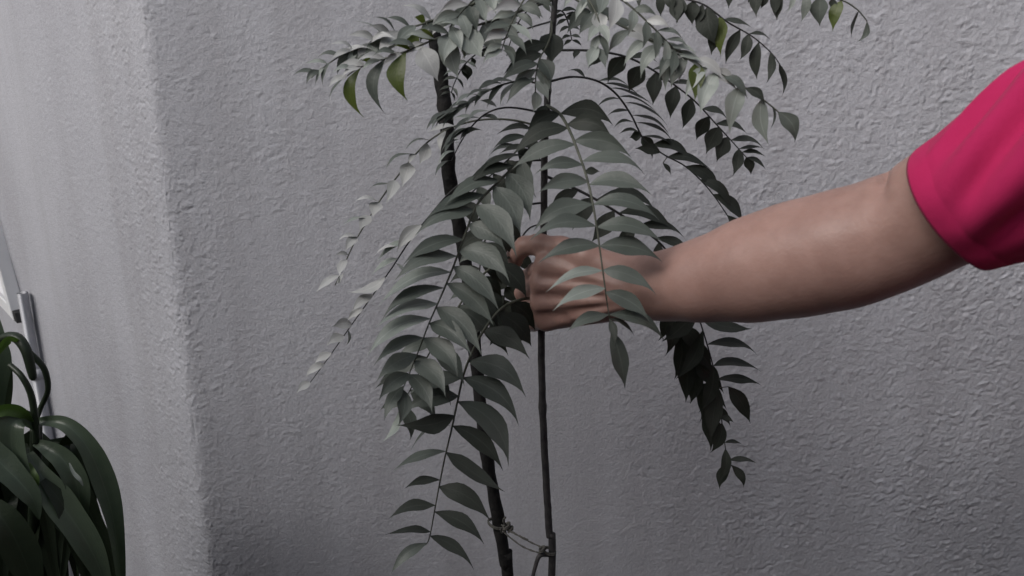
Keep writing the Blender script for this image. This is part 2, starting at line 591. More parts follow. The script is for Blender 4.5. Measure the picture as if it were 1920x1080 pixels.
class Frond:
    def __init__(s, pts, r0=1.6, dY=0.0, mat='mid', label=None, stalk='rachis', r1=0.6):
        """pts: (px, py, Y); dY how much nearer (-) or farther (+) the leaflet tips are"""
        W = [P(*p) for p in pts]
        s.path = smooth_path(W, 6)
        s.px = smooth_path([Vector(p) for p in pts], 6)
        s.mat, s.dY = mat, dY
        vf = tube(s.path, lambda f: (r0 + (r1 - r0) * f) / 1000, 6)
        s.o = mesh_obj('frond', vf[0], vf[1], M[stalk], plant, s.path[0])
        if label: s.o['label'] = label

    def near(s, x, y):
        k = min(range(len(s.px)), key=lambda i: (s.px[i].x - x) ** 2 + (s.px[i].y - y) ** 2)
        return k

    def at(s, f):
        q = f * (len(s.px) - 1)
        i = min(int(q), len(s.px) - 2)
        return s.px[i].lerp(s.px[i + 1], q - i)

    def leaf(s, bx, by, tx, ty, w, lit=1, sag=0.10, mat=None, dY=None, snap=True):
        k = s.near(bx, by)
        Yb = s.px[k].z
        if snap:
            B = s.path[k]
            if (s.px[k].x - bx) ** 2 + (s.px[k].y - by) ** 2 > 14 ** 2:
                Bp = P(bx, by, Yb)
                vf = tube([B, Bp], 0.0006, 5)      # its little stalk
                leaflets.append((0, s.o, vf[0], vf[1], M['rachis'], B))
                B = Bp
        else:
            B = P(bx, by, Yb)
        d = s.dY if dY is None else dY
        T = P(tx, ty, Yb + d + random.uniform(-.008, .008))
        L = math.hypot(tx - bx, ty - by)
        w = w * (1.30 if (mat or s.mat) == 'glare' else 1)
        vf = leaf_geom(B, T, w * 0.93, sag, lit, bow=random.uniform(0.0, 0.07), fold=random.uniform(.08, .28))
        leaflets.append((L * w, s.o, vf[0], vf[1], M[mat or s.mat], B))

    def leaves(s, rows):
        for r in rows: s.leaf(*r[:5], **(r[5] if len(r) > 5 else {}))

    def auto(s, f0, f1, n, side, L, ang, w, lit=1, sag=0.1, mat=None, jit=6, dY=None):
        """n leaflets between fractions f0..f1; L, ang, w are (start, end); ang in degrees, 0 right, 90 down"""
        for i in range(n):
            g = i / max(1, n - 1)
            q = s.at(f0 + (f1 - f0) * g + random.uniform(-.008, .008))
            l = (L[0] + (L[1] - L[0]) * g) * random.uniform(.88, 1.1)
            a = math.radians(ang[0] + (ang[1] - ang[0]) * g + random.uniform(-jit, jit))
            ww = (w[0] + (w[1] - w[0]) * g) * random.uniform(.8, 1.2)
            m = mat
            if isinstance(mat, (list, tuple)): m = random.choice(mat)
            s.leaf(q.x, q.y, q.x + l * math.cos(a), q.y + l * math.sin(a), ww, lit, sag, m, dY)


SY = 0.93
plant = empty('curry_leaf_plant', P(1035, 1080, SY) * 1.0)
plant.location.z = 0
tag(plant, 'tall thin curry leaf plant with drooping feathery fronds, held by the hand', 'plant')
# main stem, from soil to above the picture
sp = [Vector((0.060, SY - .01, 0.0)), Vector((0.052, SY, 0.25))] + [P(x, y, SY) for x, y in
      ((1035, 1075), (1030, 1000), (1024, 900), (1018, 780), (1015, 640), (1017, 520), (1020, 400), (1021, 290), (1026, 190), (1030, 120), (1036, 60), (1041, -10), (1046, -120))]
pp = smooth_path(sp, 8)
vf = tube(pp, lambda f: 0.0053 - 0.0021 * f, 10, bump=lambda f, a: 1 + 0.07 * math.sin(f * 95 + a) * math.sin(f * 233) + (0.22 if (f * 41) % 1 < 0.08 else 0))
mesh_obj('stem', vf[0], vf[1], M['stem'], plant, sp[0])
# side shoot stub near the tie
vf = tube(smooth_path([P(1030, 1040, SY), P(1012, 1042, SY - .01), P(1003, 1065, SY - .015), P(995, 1100, SY - .02)], 5), lambda f: 0.0034 - .0012 * f, 8)
mesh_obj('side_shoot', vf[0], vf[1], M['stem'], plant, P(1030, 1040, SY))

# --- front left frond
f = Frond([(1018, 262, .925), (1000, 280, .90), (965, 312, .87), (925, 350, .85), (894, 385, .835), (872, 440, .825), (850, 500, .82), (825, 560, .815), (805, 605, .81), (782, 665, .81), (755, 730, .81)], 1.9, -0.03, 'mid')
f.leaves([
    (1002, 280, 935, 290, 14, dict(mat='dark')), (985, 295, 900, 322, 16, dict(mat='dark')), (965, 312, 880, 350, 24, dict(mat='dark')),
    (940, 338, 832, 384, 30), (910, 368, 798, 412, 32), (890, 395, 775, 442, 38), (868, 446, 752, 497, 36, dict(mat='mid')),
    (858, 478, 738, 528, 34), (846, 510, 706, 574, 34, dict(mat='pale')), (834, 540, 712, 604, 32), (822, 566, 700, 618, 30, dict(mat='pale')),
    (808, 598, 684, 666, 34, dict(mat='pale')), (795, 632, 700, 690, 30), (782, 662, 704, 716, 34), (768, 700, 708, 752, 34), (760, 722, 722, 790, 30),
    (980, 300, 1006, 372, 40, dict(sag=-.05)), (950, 326, 992, 416, 50, dict(sag=.12)), (922, 352, 975, 440, 52, dict(sag=.1)),
    (893, 386, 966, 486, 56, dict(sag=.12)), (880, 425, 950, 470, 44), (862, 470, 958, 528, 50, dict(sag=.16)),
    (850, 500, 936, 586, 46), (838, 535, 926, 612, 46, dict(mat='mid')), (820, 572, 905, 668, 46), (808, 605, 886, 668, 48, dict(mat='mid')),
    (794, 636, 862, 706, 44), (778, 672, 838, 742, 42), (765, 705, 812, 776, 40), (756, 728, 745, 800, 36)])
# --- long frond hanging lowest
f = Frond([(1016, 560, .91), (985, 560, .885), (945, 575, .865), (912, 612, .85), (888, 655, .845), (870, 700, .845), (858, 752, .845), (846, 808, .845), (832, 868, .845), (819, 935, .845), (806, 1005, .845), (798, 1022, .845)], 1.9, -0.02, 'mid')
f.leaves([
    (960, 570, 1004, 622, 44, dict(mat='dark', dY=.02)), (935, 585, 995, 652, 48, dict(mat='dark', dY=.01)), (905, 622, 994, 672, 46, dict(mat='dark')), (882, 676, 986, 746, 48, dict(sag=.16)),
    (872, 712, 974, 798, 46, dict(sag=.14)), (862, 752, 958, 872, 46, dict(sag=.14)), (852, 800, 944, 884, 44, dict(mat='dark', sag=.10)),
    (844, 846, 950, 920, 34, dict(mat='dark', sag=-.07)), (832, 908, 922, 980, 38, dict(mat='dark')), (820, 960, 908, 1022, 32, dict(mat='dark')),
    (808, 1008, 890, 1070, 30, dict(mat='dark')),
    (868, 706, 765, 738, 40), (860, 742, 748, 776, 40), (850, 780, 742, 792, 40, dict(mat='dark', sag=-.1)), (845, 796, 768, 850, 8, dict(mat='mid', sag=.14)),
    (826, 846, 735, 888, 24, dict(mat='mid')), (818, 896, 758, 918, 20, dict(mat='dark')), (808, 944, 728, 972, 24, dict(mat='dark')),
    (798, 998, 718, 1002, 16, dict(mat='dark', sag=.02)), (797, 1014, 732, 1078, 28, dict(mat='mid'))])
# --- the frond under it, filling the lower left
f = Frond([(1018, 470, .925), (960, 480, .90), (900, 520, .875), (850, 590, .86), (812, 650, .855), (780, 710, .85), (752, 765, .85)], 1.6, -0.01, 'mid')
f.leaves([
    (930, 498, 990, 560, 46, dict(mat='dark')), (880, 545, 935, 620, 44, dict(mat='dark')), (858, 580, 922, 640, 40, dict(mat='mid')),
    (822, 636, 740, 676, 30), (812, 650, 872, 724, 40, dict(mat='mid')), (800, 672, 712, 720, 34), (790, 692, 848, 760, 36, dict(mat='mid')),
    (778, 712, 700, 728, 22, dict(mat='dark')), (770, 730, 820, 792, 34), (760, 750, 712, 768, 26, dict(mat='mid')), (752, 764, 716, 830, 16, dict(mat='pale', sag=-.12)),
    (756, 758, 770, 826, 26)])
# --- centre right frond in front of the hand
f = Frond([(1026, 198, .925), (1050, 214, .89), (1068, 245, .865), (1084, 285, .845), (1097, 322, .825), (1107, 360, .81), (1114, 396, .795), (1121, 440, .785), (1127, 484, .775), (1133, 528, .77), (1138, 566, .768), (1143, 598, .768)], 2.0, -0.01, 'dark')
f.leaves([
    (1052, 214, 1150, 236, 40, dict(sag=.2)), (1066, 232, 1150, 262, 40, dict(sag=.18)), (1078, 262, 1186, 292, 48, dict(sag=.12, mat='mid')), (1092, 300, 1213, 327, 30, dict(mat='mid', sag=.12)),
    (1103, 345, 1224, 367, 32, dict(mat='mid', sag=.14)), (1112, 385, 1238, 414, 34, dict(mat='mid', sag=.13)), (1118, 425, 1246, 452, 34, dict(mat='mid', sag=.1)), (1124, 462, 1242, 492, 36, dict(mat='mid')),
    (1130, 505, 1234, 552, 38, dict(mat='mid')), (1136, 550, 1222, 604, 34, dict(mat='mid')), (1142, 590, 1246, 642, 28, dict(mat='mid', sag=.12)),
    (1028, 200, 1000, 226, 18, dict(sag=.1)), (1050, 216, 986, 258, 34, dict(sag=.16)), (1064, 240, 958, 300, 34, dict(sag=.15)), (1078, 268, 960, 322, 38, dict(mat='mid', sag=.13)),
    (1092, 308, 1002, 326, 28, dict(mat='mid', sag=.1)), (1100, 345, 1008, 360, 32, dict(mat='mid', sag=.1)), (1110, 382, 998, 430, 38, dict(mat='mid', sag=.12)), (1118, 424, 992, 456, 34, dict(mat='mid', sag=.14)),
    (1124, 462, 1008, 498, 34, dict(mat='mid')), (1128, 505, 1022, 547, 26, dict(mat='pale', sag=.06)), (1136, 540, 1036, 586, 30, dict(mat='pale', sag=.08)), (1142, 590, 1064, 622, 26, dict(mat='mid')),
    (1141, 610, 1152, 648, 20, dict(mat='dark', lit=-1)), (1143, 604, 1190, 630, 10, dict(mat='dark')), (1146, 620, 1172, 730, 36, dict(mat='mid', sag=.02)), (1085, 325, 1126, 322, 16, dict(lit=-1))])
# --- the darker frond just behind it
f = Frond([(1022, 330, .94), (1060, 345, .93), (1110, 370, .92), (1160, 400, .915), (1205, 430, .915), (1250, 470, .92), (1290, 540, .93), (1318, 620, .94), (1340, 700, .945), (1352, 780, .95), (1362, 850, .95), (1372, 874, .95)], 1.8, 0.0, 'dark', stalk='rachis_dark')
f.leaves([
    (1080, 358, 1030, 398, 30), (1120, 376, 1235, 400, 32, dict(sag=.16)), (1110, 372, 1070, 430, 36, dict(sag=0)), (1160, 400, 1265, 436, 30, dict(sag=.14)), (1150, 398, 1110, 455, 34, dict(sag=0)),
    (1195, 424, 1288, 452, 22, dict(sag=.12)), (1190, 424, 1170, 480, 30), (1225, 448, 1298, 474, 20), (1230, 455, 1216, 520, 30), (1262, 490, 1330, 520, 20), (1262, 492, 1242, 560, 30),
    (1290, 545, 1350, 570, 22), (1284, 535, 1262, 615, 32), (1300, 580, 1240, 640, 36, dict(sag=-.08)), (1306, 590, 1412, 612, 26, dict(sag=-.12)), (1318, 622, 1268, 712, 34, dict(sag=-.08)),
    (1328, 640, 1422, 663, 20, dict(sag=.08)), (1340, 680, 1430, 697, 18, dict(sag=.08)), (1352, 708, 1428, 722, 16, dict(sag=.08)), (1366, 725, 1406, 796, 32, dict(sag=.06)),
    (1338, 690, 1310, 775, 30), (1346, 730, 1330, 830, 34, dict(sag=0)), (1350, 784, 1376, 793, 14), (1352, 790, 1332, 850, 28), (1355, 828, 1392, 835, 10), (1362, 845, 1346, 905, 26),
    (1368, 862, 1422, 869, 13, dict(sag=.03)), (1372, 872, 1396, 914, 20), (1370, 868, 1350, 918, 22)])
f = Frond([(1240, 560, .955), (1262, 600, .96), (1288, 660, .965), (1312, 720, .97), (1332, 780, .97), (1340, 820, .97)], 1.4, 0.0, 'dark', stalk='rachis_dark')
f.leaves([(1250, 580, 1236, 640, 26), (1262, 600, 1246, 668, 28), (1276, 630, 1262, 712, 34), (1290, 664, 1288, 756, 40, dict(sag=0)), (1272, 610, 1318, 668, 36), (1286, 640, 1336, 700, 38), (1302, 690, 1292, 758, 34),
          (1312, 720, 1314, 792, 36), (1322, 750, 1336, 845, 36, dict(sag=0)), (1300, 676, 1356, 740, 38), (1318, 720, 1362, 770, 32), (1332, 780, 1342, 842, 28), (1330, 760, 1372, 800, 22)])
# --- arching dark frond seen edge-on, upper right of the hand
f = Frond([(1034, 152, .93), (1075, 144, .95), (1120, 152, .97), (1155, 176, .985), (1183, 215, .99), (1208, 262, .99), (1245, 290, .985), (1285, 312, .98), (1325, 350, .975), (1358, 395, .97), (1385, 440, .97)], 1.5, 0.0, 'dark', stalk='rachis_dark')
for (bx, by, tx, ty) in ((1120, 152, 1186, 166), (1132, 158, 1205, 184), (1145, 168, 1228, 202), (1158, 180, 1238, 218), (1170, 198, 1255, 244), (1182, 216, 1258, 252), (1192, 232, 1264, 272), (1205, 255, 1270, 288)):
    f.leaf(bx, by, tx, ty, 6, 1, .10)
for (bx, by, tx, ty) in ((1160, 192, 1116, 206), (1174, 212, 1134, 222), (1186, 232, 1150, 240), (1196, 246, 1160, 250), (1100, 146, 1064, 132)):
    f.leaf(bx, by, tx, ty, 7, 1, .14)
f.leaves([(1206, 256, 1180, 258, 20), (1200, 262, 1224, 298, 24, dict(sag=.1)), (1222, 275, 1300, 305, 22, dict(sag=.14)), (1250, 292, 1335, 322, 22, dict(sag=.1)), (1285, 312, 1352, 372, 26, dict(sag=.16)), (1312, 335, 1372, 402, 26, dict(sag=.16)),
          (1338, 366, 1390, 430, 24, dict(sag=.14)), (1360, 400, 1395, 458, 22, dict(sag=.1)), (1243, 306, 1258, 328, 10), (1372, 420, 1362, 470, 20), (1240, 290, 1190, 280, 22)])
# --- broad frond hanging its leaflets to the right of the stem
f = Frond([(1032, 95, .93), (1070, 94, .915), (1120, 96, .905), (1172, 106, .90), (1215, 126, .90), (1260, 156, .90), (1303, 190, .905), (1342, 232, .91), (1375, 268, .915), (1402, 298, .92)], 1.7, 0.0, 'dark', stalk='rachis_dark')
f.leaves([
    (1085, 95, 1076, 112, 14), (1142, 98, 1102, 127, 26, dict(lit=-1, sag=.12)), (1170, 106, 1138, 156, 34, dict(lit=-1, sag=.1)), (1204, 122, 1180, 173, 36, dict(lit=-1, sag=.1)), (1226, 136, 1226, 198, 36, dict(lit=-1, sag=0)),
    (1264, 160, 1256, 224, 36, dict(lit=-1, sag=0)), (1300, 184, 1280, 242, 34, dict(lit=-1, sag=.05)), (1328, 214, 1304, 262, 34, dict(lit=-1, sag=.05)), (1348, 234, 1324, 290, 34, dict(lit=-1, sag=.05)), (1364, 252, 1342, 304, 32, dict(lit=-1, sag=.05)),
    (1388, 280, 1372, 331, 26, dict(lit=-1)), (1398, 292, 1408, 328, 22, dict(lit=-1)), (1250, 148, 1210, 150, 10), (1180, 106, 1235, 118, 12), (1222, 128, 1285, 142, 10), (1262, 156, 1322, 176, 10), (1320, 205, 1366, 226, 12), (1340, 228, 1402, 250, 14),
    (1372, 262, 1436, 281, 14), (1384, 276, 1440, 282, 8), (1392, 286, 1437, 294, 10), (1400, 296, 1437, 318, 10)])
# --- pale frond reaching right over it
f = Frond([(1040, -30, .93), (1090, 5, .89), (1150, 40, .86), (1215, 72, .84), (1280, 100, .83), (1335, 130, .825), (1390, 160, .82), (1435, 190, .82), (1468, 218, .82), (1484, 236, .82)], 1.7, -0.01, 'pale')
f.auto(.16, .58, 9, 1, (62, 76), (140, 112), (26, 30), 1, .10, ['pale', 'mid', 'pale'])
f.auto(.14, .60, 9, -1, (66, 70), (32, 42), (22, 20), 1, .12, ['pale', 'mid', 'glare'])
f.leaves([(1262, 92, 1248, 172, 34, dict(mat='pale', sag=-.05)), (1305, 118, 1304, 190, 32, dict(mat='olive', sag=0)), (1345, 140, 1314, 214, 42, dict(mat='pale', sag=.08)), (1385, 165, 1368, 254, 44, dict(mat='pale', sag=-.06)),
          (1425, 190, 1446, 272, 40, dict(mat='pale', sag=-.12)), (1458, 212, 1491, 268, 34, dict(mat='mid', sag=.16)), (1392, 166, 1434, 200, 20, dict(mat='dark', sag=.16)), (1445, 200, 1440, 246, 6, dict(mat='dark', lit=-1, sag=.2))])
f = Frond([(1044, -60, .93), (1080, -30, .88), (1110, 10, .85), (1125, 50, .84), (1120, 90, .84)], 1.4, -0.01, 'pale')
f.auto(.3, .98, 6, 1, (60, 48), (60, 75), (24, 20), 1, .06, ['pale', 'mid', 'glare'])
f.auto(.3, .98, 6, -1, (55, 45), (130, 108), (24, 20), 1, .06, ['pale', 'mid', 'pale'])
# --- upper right frond
f = Frond([(1046, -80, .93), (1130, -60, .91), (1200, -30, .90), (1260, -8, .895), (1318, 8, .89), (1365, 42, .89), (1410, 68, .89), (1445, 98, .89), (1463, 122, .89)], 1.6, 0.0, 'dark', stalk='rachis_dark')
f.auto(.25, .50, 4, 1, (50, 50), (100, 100), (26, 26), -1, .0, ['dark'])
f.leaves([(1246, -10, 1262, 22, 22, dict(lit=-1)), (1272, -2, 1270, 44, 34, dict(lit=-1, sag=0)), (1298, 4, 1297, 48, 30, dict(lit=-1, sag=0)), (1322, 12, 1342, 84, 50, dict(lit=-1, sag=-.06)), (1345, 30, 1350, 106, 40, dict(lit=-1, mat='olive', sag=0)),
          (1358, 38, 1334, 104, 30, dict(lit=-1)), (1384, 58, 1358, 120, 28, dict(lit=-1, sag=.06)), (1404, 68, 1388, 114, 26, dict(lit=-1)), (1422, 80, 1422, 150, 24, dict(lit=-1, sag=-.08)), (1446, 100, 1436, 158, 18, dict(lit=-1, sag=.12)), (1462, 120, 1464, 182, 13, dict(lit=-1, sag=.16)),
          (1400, 62, 1450, 82, 8), (1362, 38, 1412, 56, 10)])
# --- frond touching the top edge, far right
f = Frond([(1050, -140, .93), (1180, -110, .92), (1320, -60, .91), (1420, -22, .90), (1500, -12, .90), (1570, -2, .90), (1605, 16, .90), (1626, 40, .90)], 1.5, 0.0, 'mid', stalk='rachis')
f.leaves([(1420, -20, 1402, 8, 16, dict(lit=-1, mat='dark')), (1436, -18, 1426, 17, 20, dict(lit=-1, mat='dark')), (1452, -16, 1452, 30, 20, dict(lit=-1, mat='dark')), (1484, -10, 1474, 26, 14, dict(mat='pale')), (1508, -10, 1500, 42, 24, dict(lit=-1)), (1534, -6, 1537, 50, 34, dict(lit=-1, sag=0)),
          (1556, -4, 1560, 20, 18, dict(lit=-1)), (1578, 2, 1564, 60, 30, dict(lit=-1, mat='olive', sag=-.08)), (1608, 18, 1596, 74, 8, dict(sag=-.12)), (1626, 40, 1606, 80, 12, dict(sag=-.2))])
f.auto(.15, .5, 6, 1, (55, 50), (100, 95), (26, 24), -1, .0, ['dark', 'mid'])

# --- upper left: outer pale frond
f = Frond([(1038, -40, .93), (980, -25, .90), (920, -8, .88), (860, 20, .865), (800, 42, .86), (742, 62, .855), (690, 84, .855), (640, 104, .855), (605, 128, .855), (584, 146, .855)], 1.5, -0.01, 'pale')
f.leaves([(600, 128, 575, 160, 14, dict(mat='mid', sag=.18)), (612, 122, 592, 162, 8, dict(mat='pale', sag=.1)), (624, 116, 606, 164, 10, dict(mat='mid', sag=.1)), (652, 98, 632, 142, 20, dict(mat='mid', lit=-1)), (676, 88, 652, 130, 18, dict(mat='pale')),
          (700, 80, 672, 122, 22, dict(mat='glare')), (728, 68, 705, 112, 24, dict(mat='pale')), (690, 84, 742, 70, 10, dict(mat='glare')), (640, 104, 700, 92, 9, dict(mat='glare')), (665, 92, 620, 112, 9, dict(mat='glare')),
          (752, 56, 728, 98, 24, dict(mat='glare')), (775, 50, 768, 98, 30, dict(mat='olive')), (745, 58, 700, 30, 7, dict(mat='mid', sag=.1)), (720, 66, 662, 38, 5, dict(mat='pale', sag=.05))])
f.auto(.42, .92, 8, -1, (62, 46), (200, 172), (12, 8), 1, .12, ['pale', 'glare', 'mid'])
f.auto(.18, .66, 9, 1, (64, 54), (125, 130), (26, 22), 1, .10, ['pale', 'glare', 'pale', 'mid'])
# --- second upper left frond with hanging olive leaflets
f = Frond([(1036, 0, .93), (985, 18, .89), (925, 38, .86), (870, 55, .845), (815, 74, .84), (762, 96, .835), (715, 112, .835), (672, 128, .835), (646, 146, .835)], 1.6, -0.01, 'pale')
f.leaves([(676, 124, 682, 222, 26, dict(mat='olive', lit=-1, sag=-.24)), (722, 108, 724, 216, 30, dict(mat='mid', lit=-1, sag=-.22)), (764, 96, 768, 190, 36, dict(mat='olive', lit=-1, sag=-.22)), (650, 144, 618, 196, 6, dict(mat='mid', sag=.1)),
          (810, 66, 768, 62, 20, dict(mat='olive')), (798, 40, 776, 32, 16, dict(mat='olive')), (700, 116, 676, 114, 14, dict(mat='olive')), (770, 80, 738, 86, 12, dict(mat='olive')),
          (830, 70, 858, 148, 46, dict(mat='pale', sag=0)), (790, 84, 822, 152, 38, dict(mat='glare', sag=0)), (868, 56, 905, 108, 50, dict(mat='pale', sag=0)), (905, 44, 940, 100, 48, dict(mat='pale', sag=0)), (940, 34, 975, 72, 40, dict(mat='pale', sag=0)),
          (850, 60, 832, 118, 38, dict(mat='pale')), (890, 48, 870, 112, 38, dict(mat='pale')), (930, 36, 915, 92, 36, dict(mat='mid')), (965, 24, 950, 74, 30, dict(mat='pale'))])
f.auto(.12, .9, 11, -1, (64, 48), (196, 172), (16, 10), 1, .12, ['pale', 'mid', 'glare', 'pale'])
f.auto(.55, .95, 5, 1, (48, 44), (150, 150), (12, 9), 1, .1, ['pale', 'glare'])
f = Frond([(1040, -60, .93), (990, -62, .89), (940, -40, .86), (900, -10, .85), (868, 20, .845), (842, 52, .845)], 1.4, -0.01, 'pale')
f.auto(.2, .95, 8, -1, (66, 52), (172, 160), (20, 18), 1, .12, ['pale', 'mid', 'glare'])
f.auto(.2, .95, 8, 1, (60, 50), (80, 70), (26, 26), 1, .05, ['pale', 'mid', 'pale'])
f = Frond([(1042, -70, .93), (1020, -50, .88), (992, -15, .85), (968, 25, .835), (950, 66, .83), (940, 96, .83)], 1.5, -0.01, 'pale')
f.auto(.25, .97, 9, -1, (60, 46), (178, 150), (22, 16), 1, .12, ['pale', 'mid', 'pale', 'glare'])
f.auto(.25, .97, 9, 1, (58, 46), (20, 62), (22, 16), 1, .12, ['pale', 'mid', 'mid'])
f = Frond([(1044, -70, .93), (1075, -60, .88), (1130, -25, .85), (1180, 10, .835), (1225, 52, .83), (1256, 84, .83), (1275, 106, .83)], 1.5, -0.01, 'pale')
f.auto(.25, .97, 9, 1, (66, 50), (105, 96), (26, 18), 1, .08, ['pale', 'mid', 'pale', 'glare'])
f.auto(.25, .97, 9, -1, (58, 44), (5, 22), (18, 12), 1, .12, ['pale', 'mid', 'glare'])
# --- small inner frond, edge-on leaflets beside the stake
f = Frond([(1034, 40, .935), (985, 55, .935), (935, 78, .93), (895, 100, .925), (868, 125, .92), (852, 156, .92), (846, 175, .92)], 1.2, 0.0, 'mid', stalk='rachis_dark')
f.leaves([(935, 78, 922, 94, 12, dict(mat='dark')), (915, 88, 908, 106, 13, dict(mat='dark')), (895, 98, 910, 108, 12, dict(mat='dark')), (884, 108, 888, 126, 11, dict(mat='dark')), (870, 122, 876, 152, 22, dict(mat='dark', lit=-1))])
f.auto(.60, .98, 5, -1, (36, 26), (155, 165), (6, 5), 1, .1, ['mid', 'dark'])
f.auto(.60, .98, 5, 1, (26, 20), (40, 75), (8, 7), 1, .1, ['dark', 'mid'])
f.auto(.15, .6, 6, -1, (34, 30), (165, 160), (7, 6), 1, .1, ['dark', 'mid'])
# --- leaves round the stem at the top
f = Frond([(1034, 40, .925), (1034, 62, .90), (1026, 85, .885), (1012, 110, .875), (1005, 140, .87), (1004, 175, .868)], 1.4, -0.01, 'mid')
f.leaves([(1034, 60, 1034, 122, 50, dict(mat='dark', sag=0)), (1022, 78, 955, 118, 32, dict(mat='dark')), (1012, 100, 942, 140, 30, dict(mat='dark')), (1010, 118, 935, 160, 24, dict(mat='mid')), (1008, 132, 958, 178, 22, dict(mat='pale')), (1006, 148, 950, 196, 20, dict(mat='mid')),
          (1012, 112, 1034, 156, 30, dict(mat='mid')), (1008, 132, 1032, 172, 26, dict(mat='pale')), (1006, 150, 1030, 192, 26, dict(mat='pale')), (1004, 170, 1000, 212, 22, dict(mat='pale'))])
f = Frond([(1038, 20, .935), (1055, 22, .94), (1066, 45, .945), (1072, 75, .95)], 1.0, 0.0, 'dark', stalk='rachis_dark')
f.auto(.3, 1, 6, 1, (32, 22), (10, 30), (8, 6), 1, .12, ['dark', 'mid'])
f.auto(.3, 1, 6, -1, (28, 20), (150, 140), (7, 6), 1, .12, ['dark'])
f.leaves([(1062, 30, 1092, 40, 16)])
f = Frond([(1040, -10, .935), (1010, 5, .94), (980, 30, .945), (960, 70, .95), (950, 105, .95)], 1.0, 0.0, 'dark', stalk='rachis_dark')
f.auto(.2, .6, 5, -1, (46, 36), (160, 150), (10, 8), 1, .12, ['dark', 'mid'])
f.auto(.2, .7, 5, 1, (30, 26), (60, 70), (10, 9), 1, .05, ['dark', 'mid'])
# --- middle left: thin fronds sweeping down-left past the stake
f = Frond([(1026, 162, .93), (985, 152, .90), (945, 158, .885), (905, 176, .875), (872, 200, .87), (846, 212, .868), (828, 224, .868)], 1.3, -0.02, 'mid')
f.auto(.25, .95, 9, -1, (62, 42), (168, 140), (9, 8), 1, .10, ['mid', 'pale', 'mid'])
f.auto(.2, .9, 8, 1, (64, 46), (128, 140), (13, 9), 1, .10, ['mid', 'pale', 'mid'])
f = Frond([(1024, 215, .925), (985, 205, .91), (945, 202, .90), (910, 214, .895), (882, 240, .89), (862, 270, .89), (845, 305, .89)], 1.4, -0.02, 'mid', stalk='rachis_dark')
f.auto(.45, .98, 6, -1, (62, 48), (150, 142), (9, 8), 1, .10, ['mid', 'pale', 'dark'])
f.leaves([(862, 268, 905, 244, 12, dict(mat='dark', sag=.2)), (900, 220, 940, 228, 8), (930, 204, 898, 190, 8), (880, 240, 828, 290, 9, dict(mat='mid'))])
# --- two fronds down the left, their sheen painted whitish
f = Frond([(1022, 240, .93), (960, 225, .93), (900, 225, .94), (845, 240, .95), (800, 268, .955), (760, 312, .955), (722, 362, .955), (690, 412, .955), (662, 460, .955), (640, 510, .955), (628, 535, .955)], 1.4, -0.02, 'glare', stalk='rachis')
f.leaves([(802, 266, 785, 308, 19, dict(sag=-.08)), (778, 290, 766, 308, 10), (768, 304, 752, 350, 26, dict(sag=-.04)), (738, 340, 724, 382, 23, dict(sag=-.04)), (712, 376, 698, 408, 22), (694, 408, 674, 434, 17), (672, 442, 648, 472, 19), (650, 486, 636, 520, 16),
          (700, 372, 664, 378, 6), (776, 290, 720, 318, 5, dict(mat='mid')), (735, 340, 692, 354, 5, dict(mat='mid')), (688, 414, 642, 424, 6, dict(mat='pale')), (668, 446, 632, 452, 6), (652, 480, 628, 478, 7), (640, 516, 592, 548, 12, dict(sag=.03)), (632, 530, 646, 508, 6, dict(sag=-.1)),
          (805, 262, 756, 282, 5, dict(mat='mid')), (850, 238, 800, 250, 9, dict(mat='glare')), (838, 244, 826, 286, 10, dict(mat='glare')), (870, 232, 858, 272, 7, dict(mat='pale')),
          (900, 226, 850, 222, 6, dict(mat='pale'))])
f = Frond([(1020, 300, .93), (960, 305, .935), (900, 325, .94), (850, 355, .945), (805, 405, .95), (768, 452, .95), (735, 502, .95), (700, 552, .95), (660, 608, .95), (615, 672, .95), (578, 722, .95)], 1.4, -0.015, 'glare', stalk='rachis_dark')
f.leaves([(790, 420, 744, 472, 20, dict(mat='glare')), (768, 452, 706, 492, 16, dict(mat='pale')), (746, 486, 694, 520, 12, dict(mat='pale')), (722, 520, 650, 548, 17, dict(mat='glare', sag=-.15)), (700, 552, 660, 586, 16), (684, 576, 650, 604, 13),
          (664, 604, 622, 614, 19, dict(mat='glare')), (645, 630, 612, 650, 16), (622, 662, 590, 682, 14), (604, 686, 572, 708, 14), (584, 714, 556, 738, 13), (760, 462, 700, 480, 6), (740, 492, 762, 520, 7, dict(mat='pale')), (650, 620, 648, 650, 7, dict(mat='pale'))])
# --- dark centre fronds between stem and front left frond
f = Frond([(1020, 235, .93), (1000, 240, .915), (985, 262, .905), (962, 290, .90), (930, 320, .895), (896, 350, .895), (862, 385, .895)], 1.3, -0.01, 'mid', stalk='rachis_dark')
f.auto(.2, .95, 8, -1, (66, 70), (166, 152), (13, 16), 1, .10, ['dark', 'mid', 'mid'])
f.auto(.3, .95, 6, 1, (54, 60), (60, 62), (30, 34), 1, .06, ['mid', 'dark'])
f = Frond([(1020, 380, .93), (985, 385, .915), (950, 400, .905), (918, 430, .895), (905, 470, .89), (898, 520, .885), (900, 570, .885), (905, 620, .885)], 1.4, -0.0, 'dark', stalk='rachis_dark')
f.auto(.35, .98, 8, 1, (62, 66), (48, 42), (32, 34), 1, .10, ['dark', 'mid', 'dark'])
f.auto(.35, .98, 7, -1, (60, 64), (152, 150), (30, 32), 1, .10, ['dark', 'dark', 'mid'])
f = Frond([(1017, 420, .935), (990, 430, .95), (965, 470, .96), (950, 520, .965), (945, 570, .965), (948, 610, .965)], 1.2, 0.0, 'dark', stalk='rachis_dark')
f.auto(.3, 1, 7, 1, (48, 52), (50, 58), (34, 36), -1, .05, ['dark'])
f.auto(.3, 1, 6, -1, (44, 48), (140, 128), (30, 32), -1, .05, ['dark'])

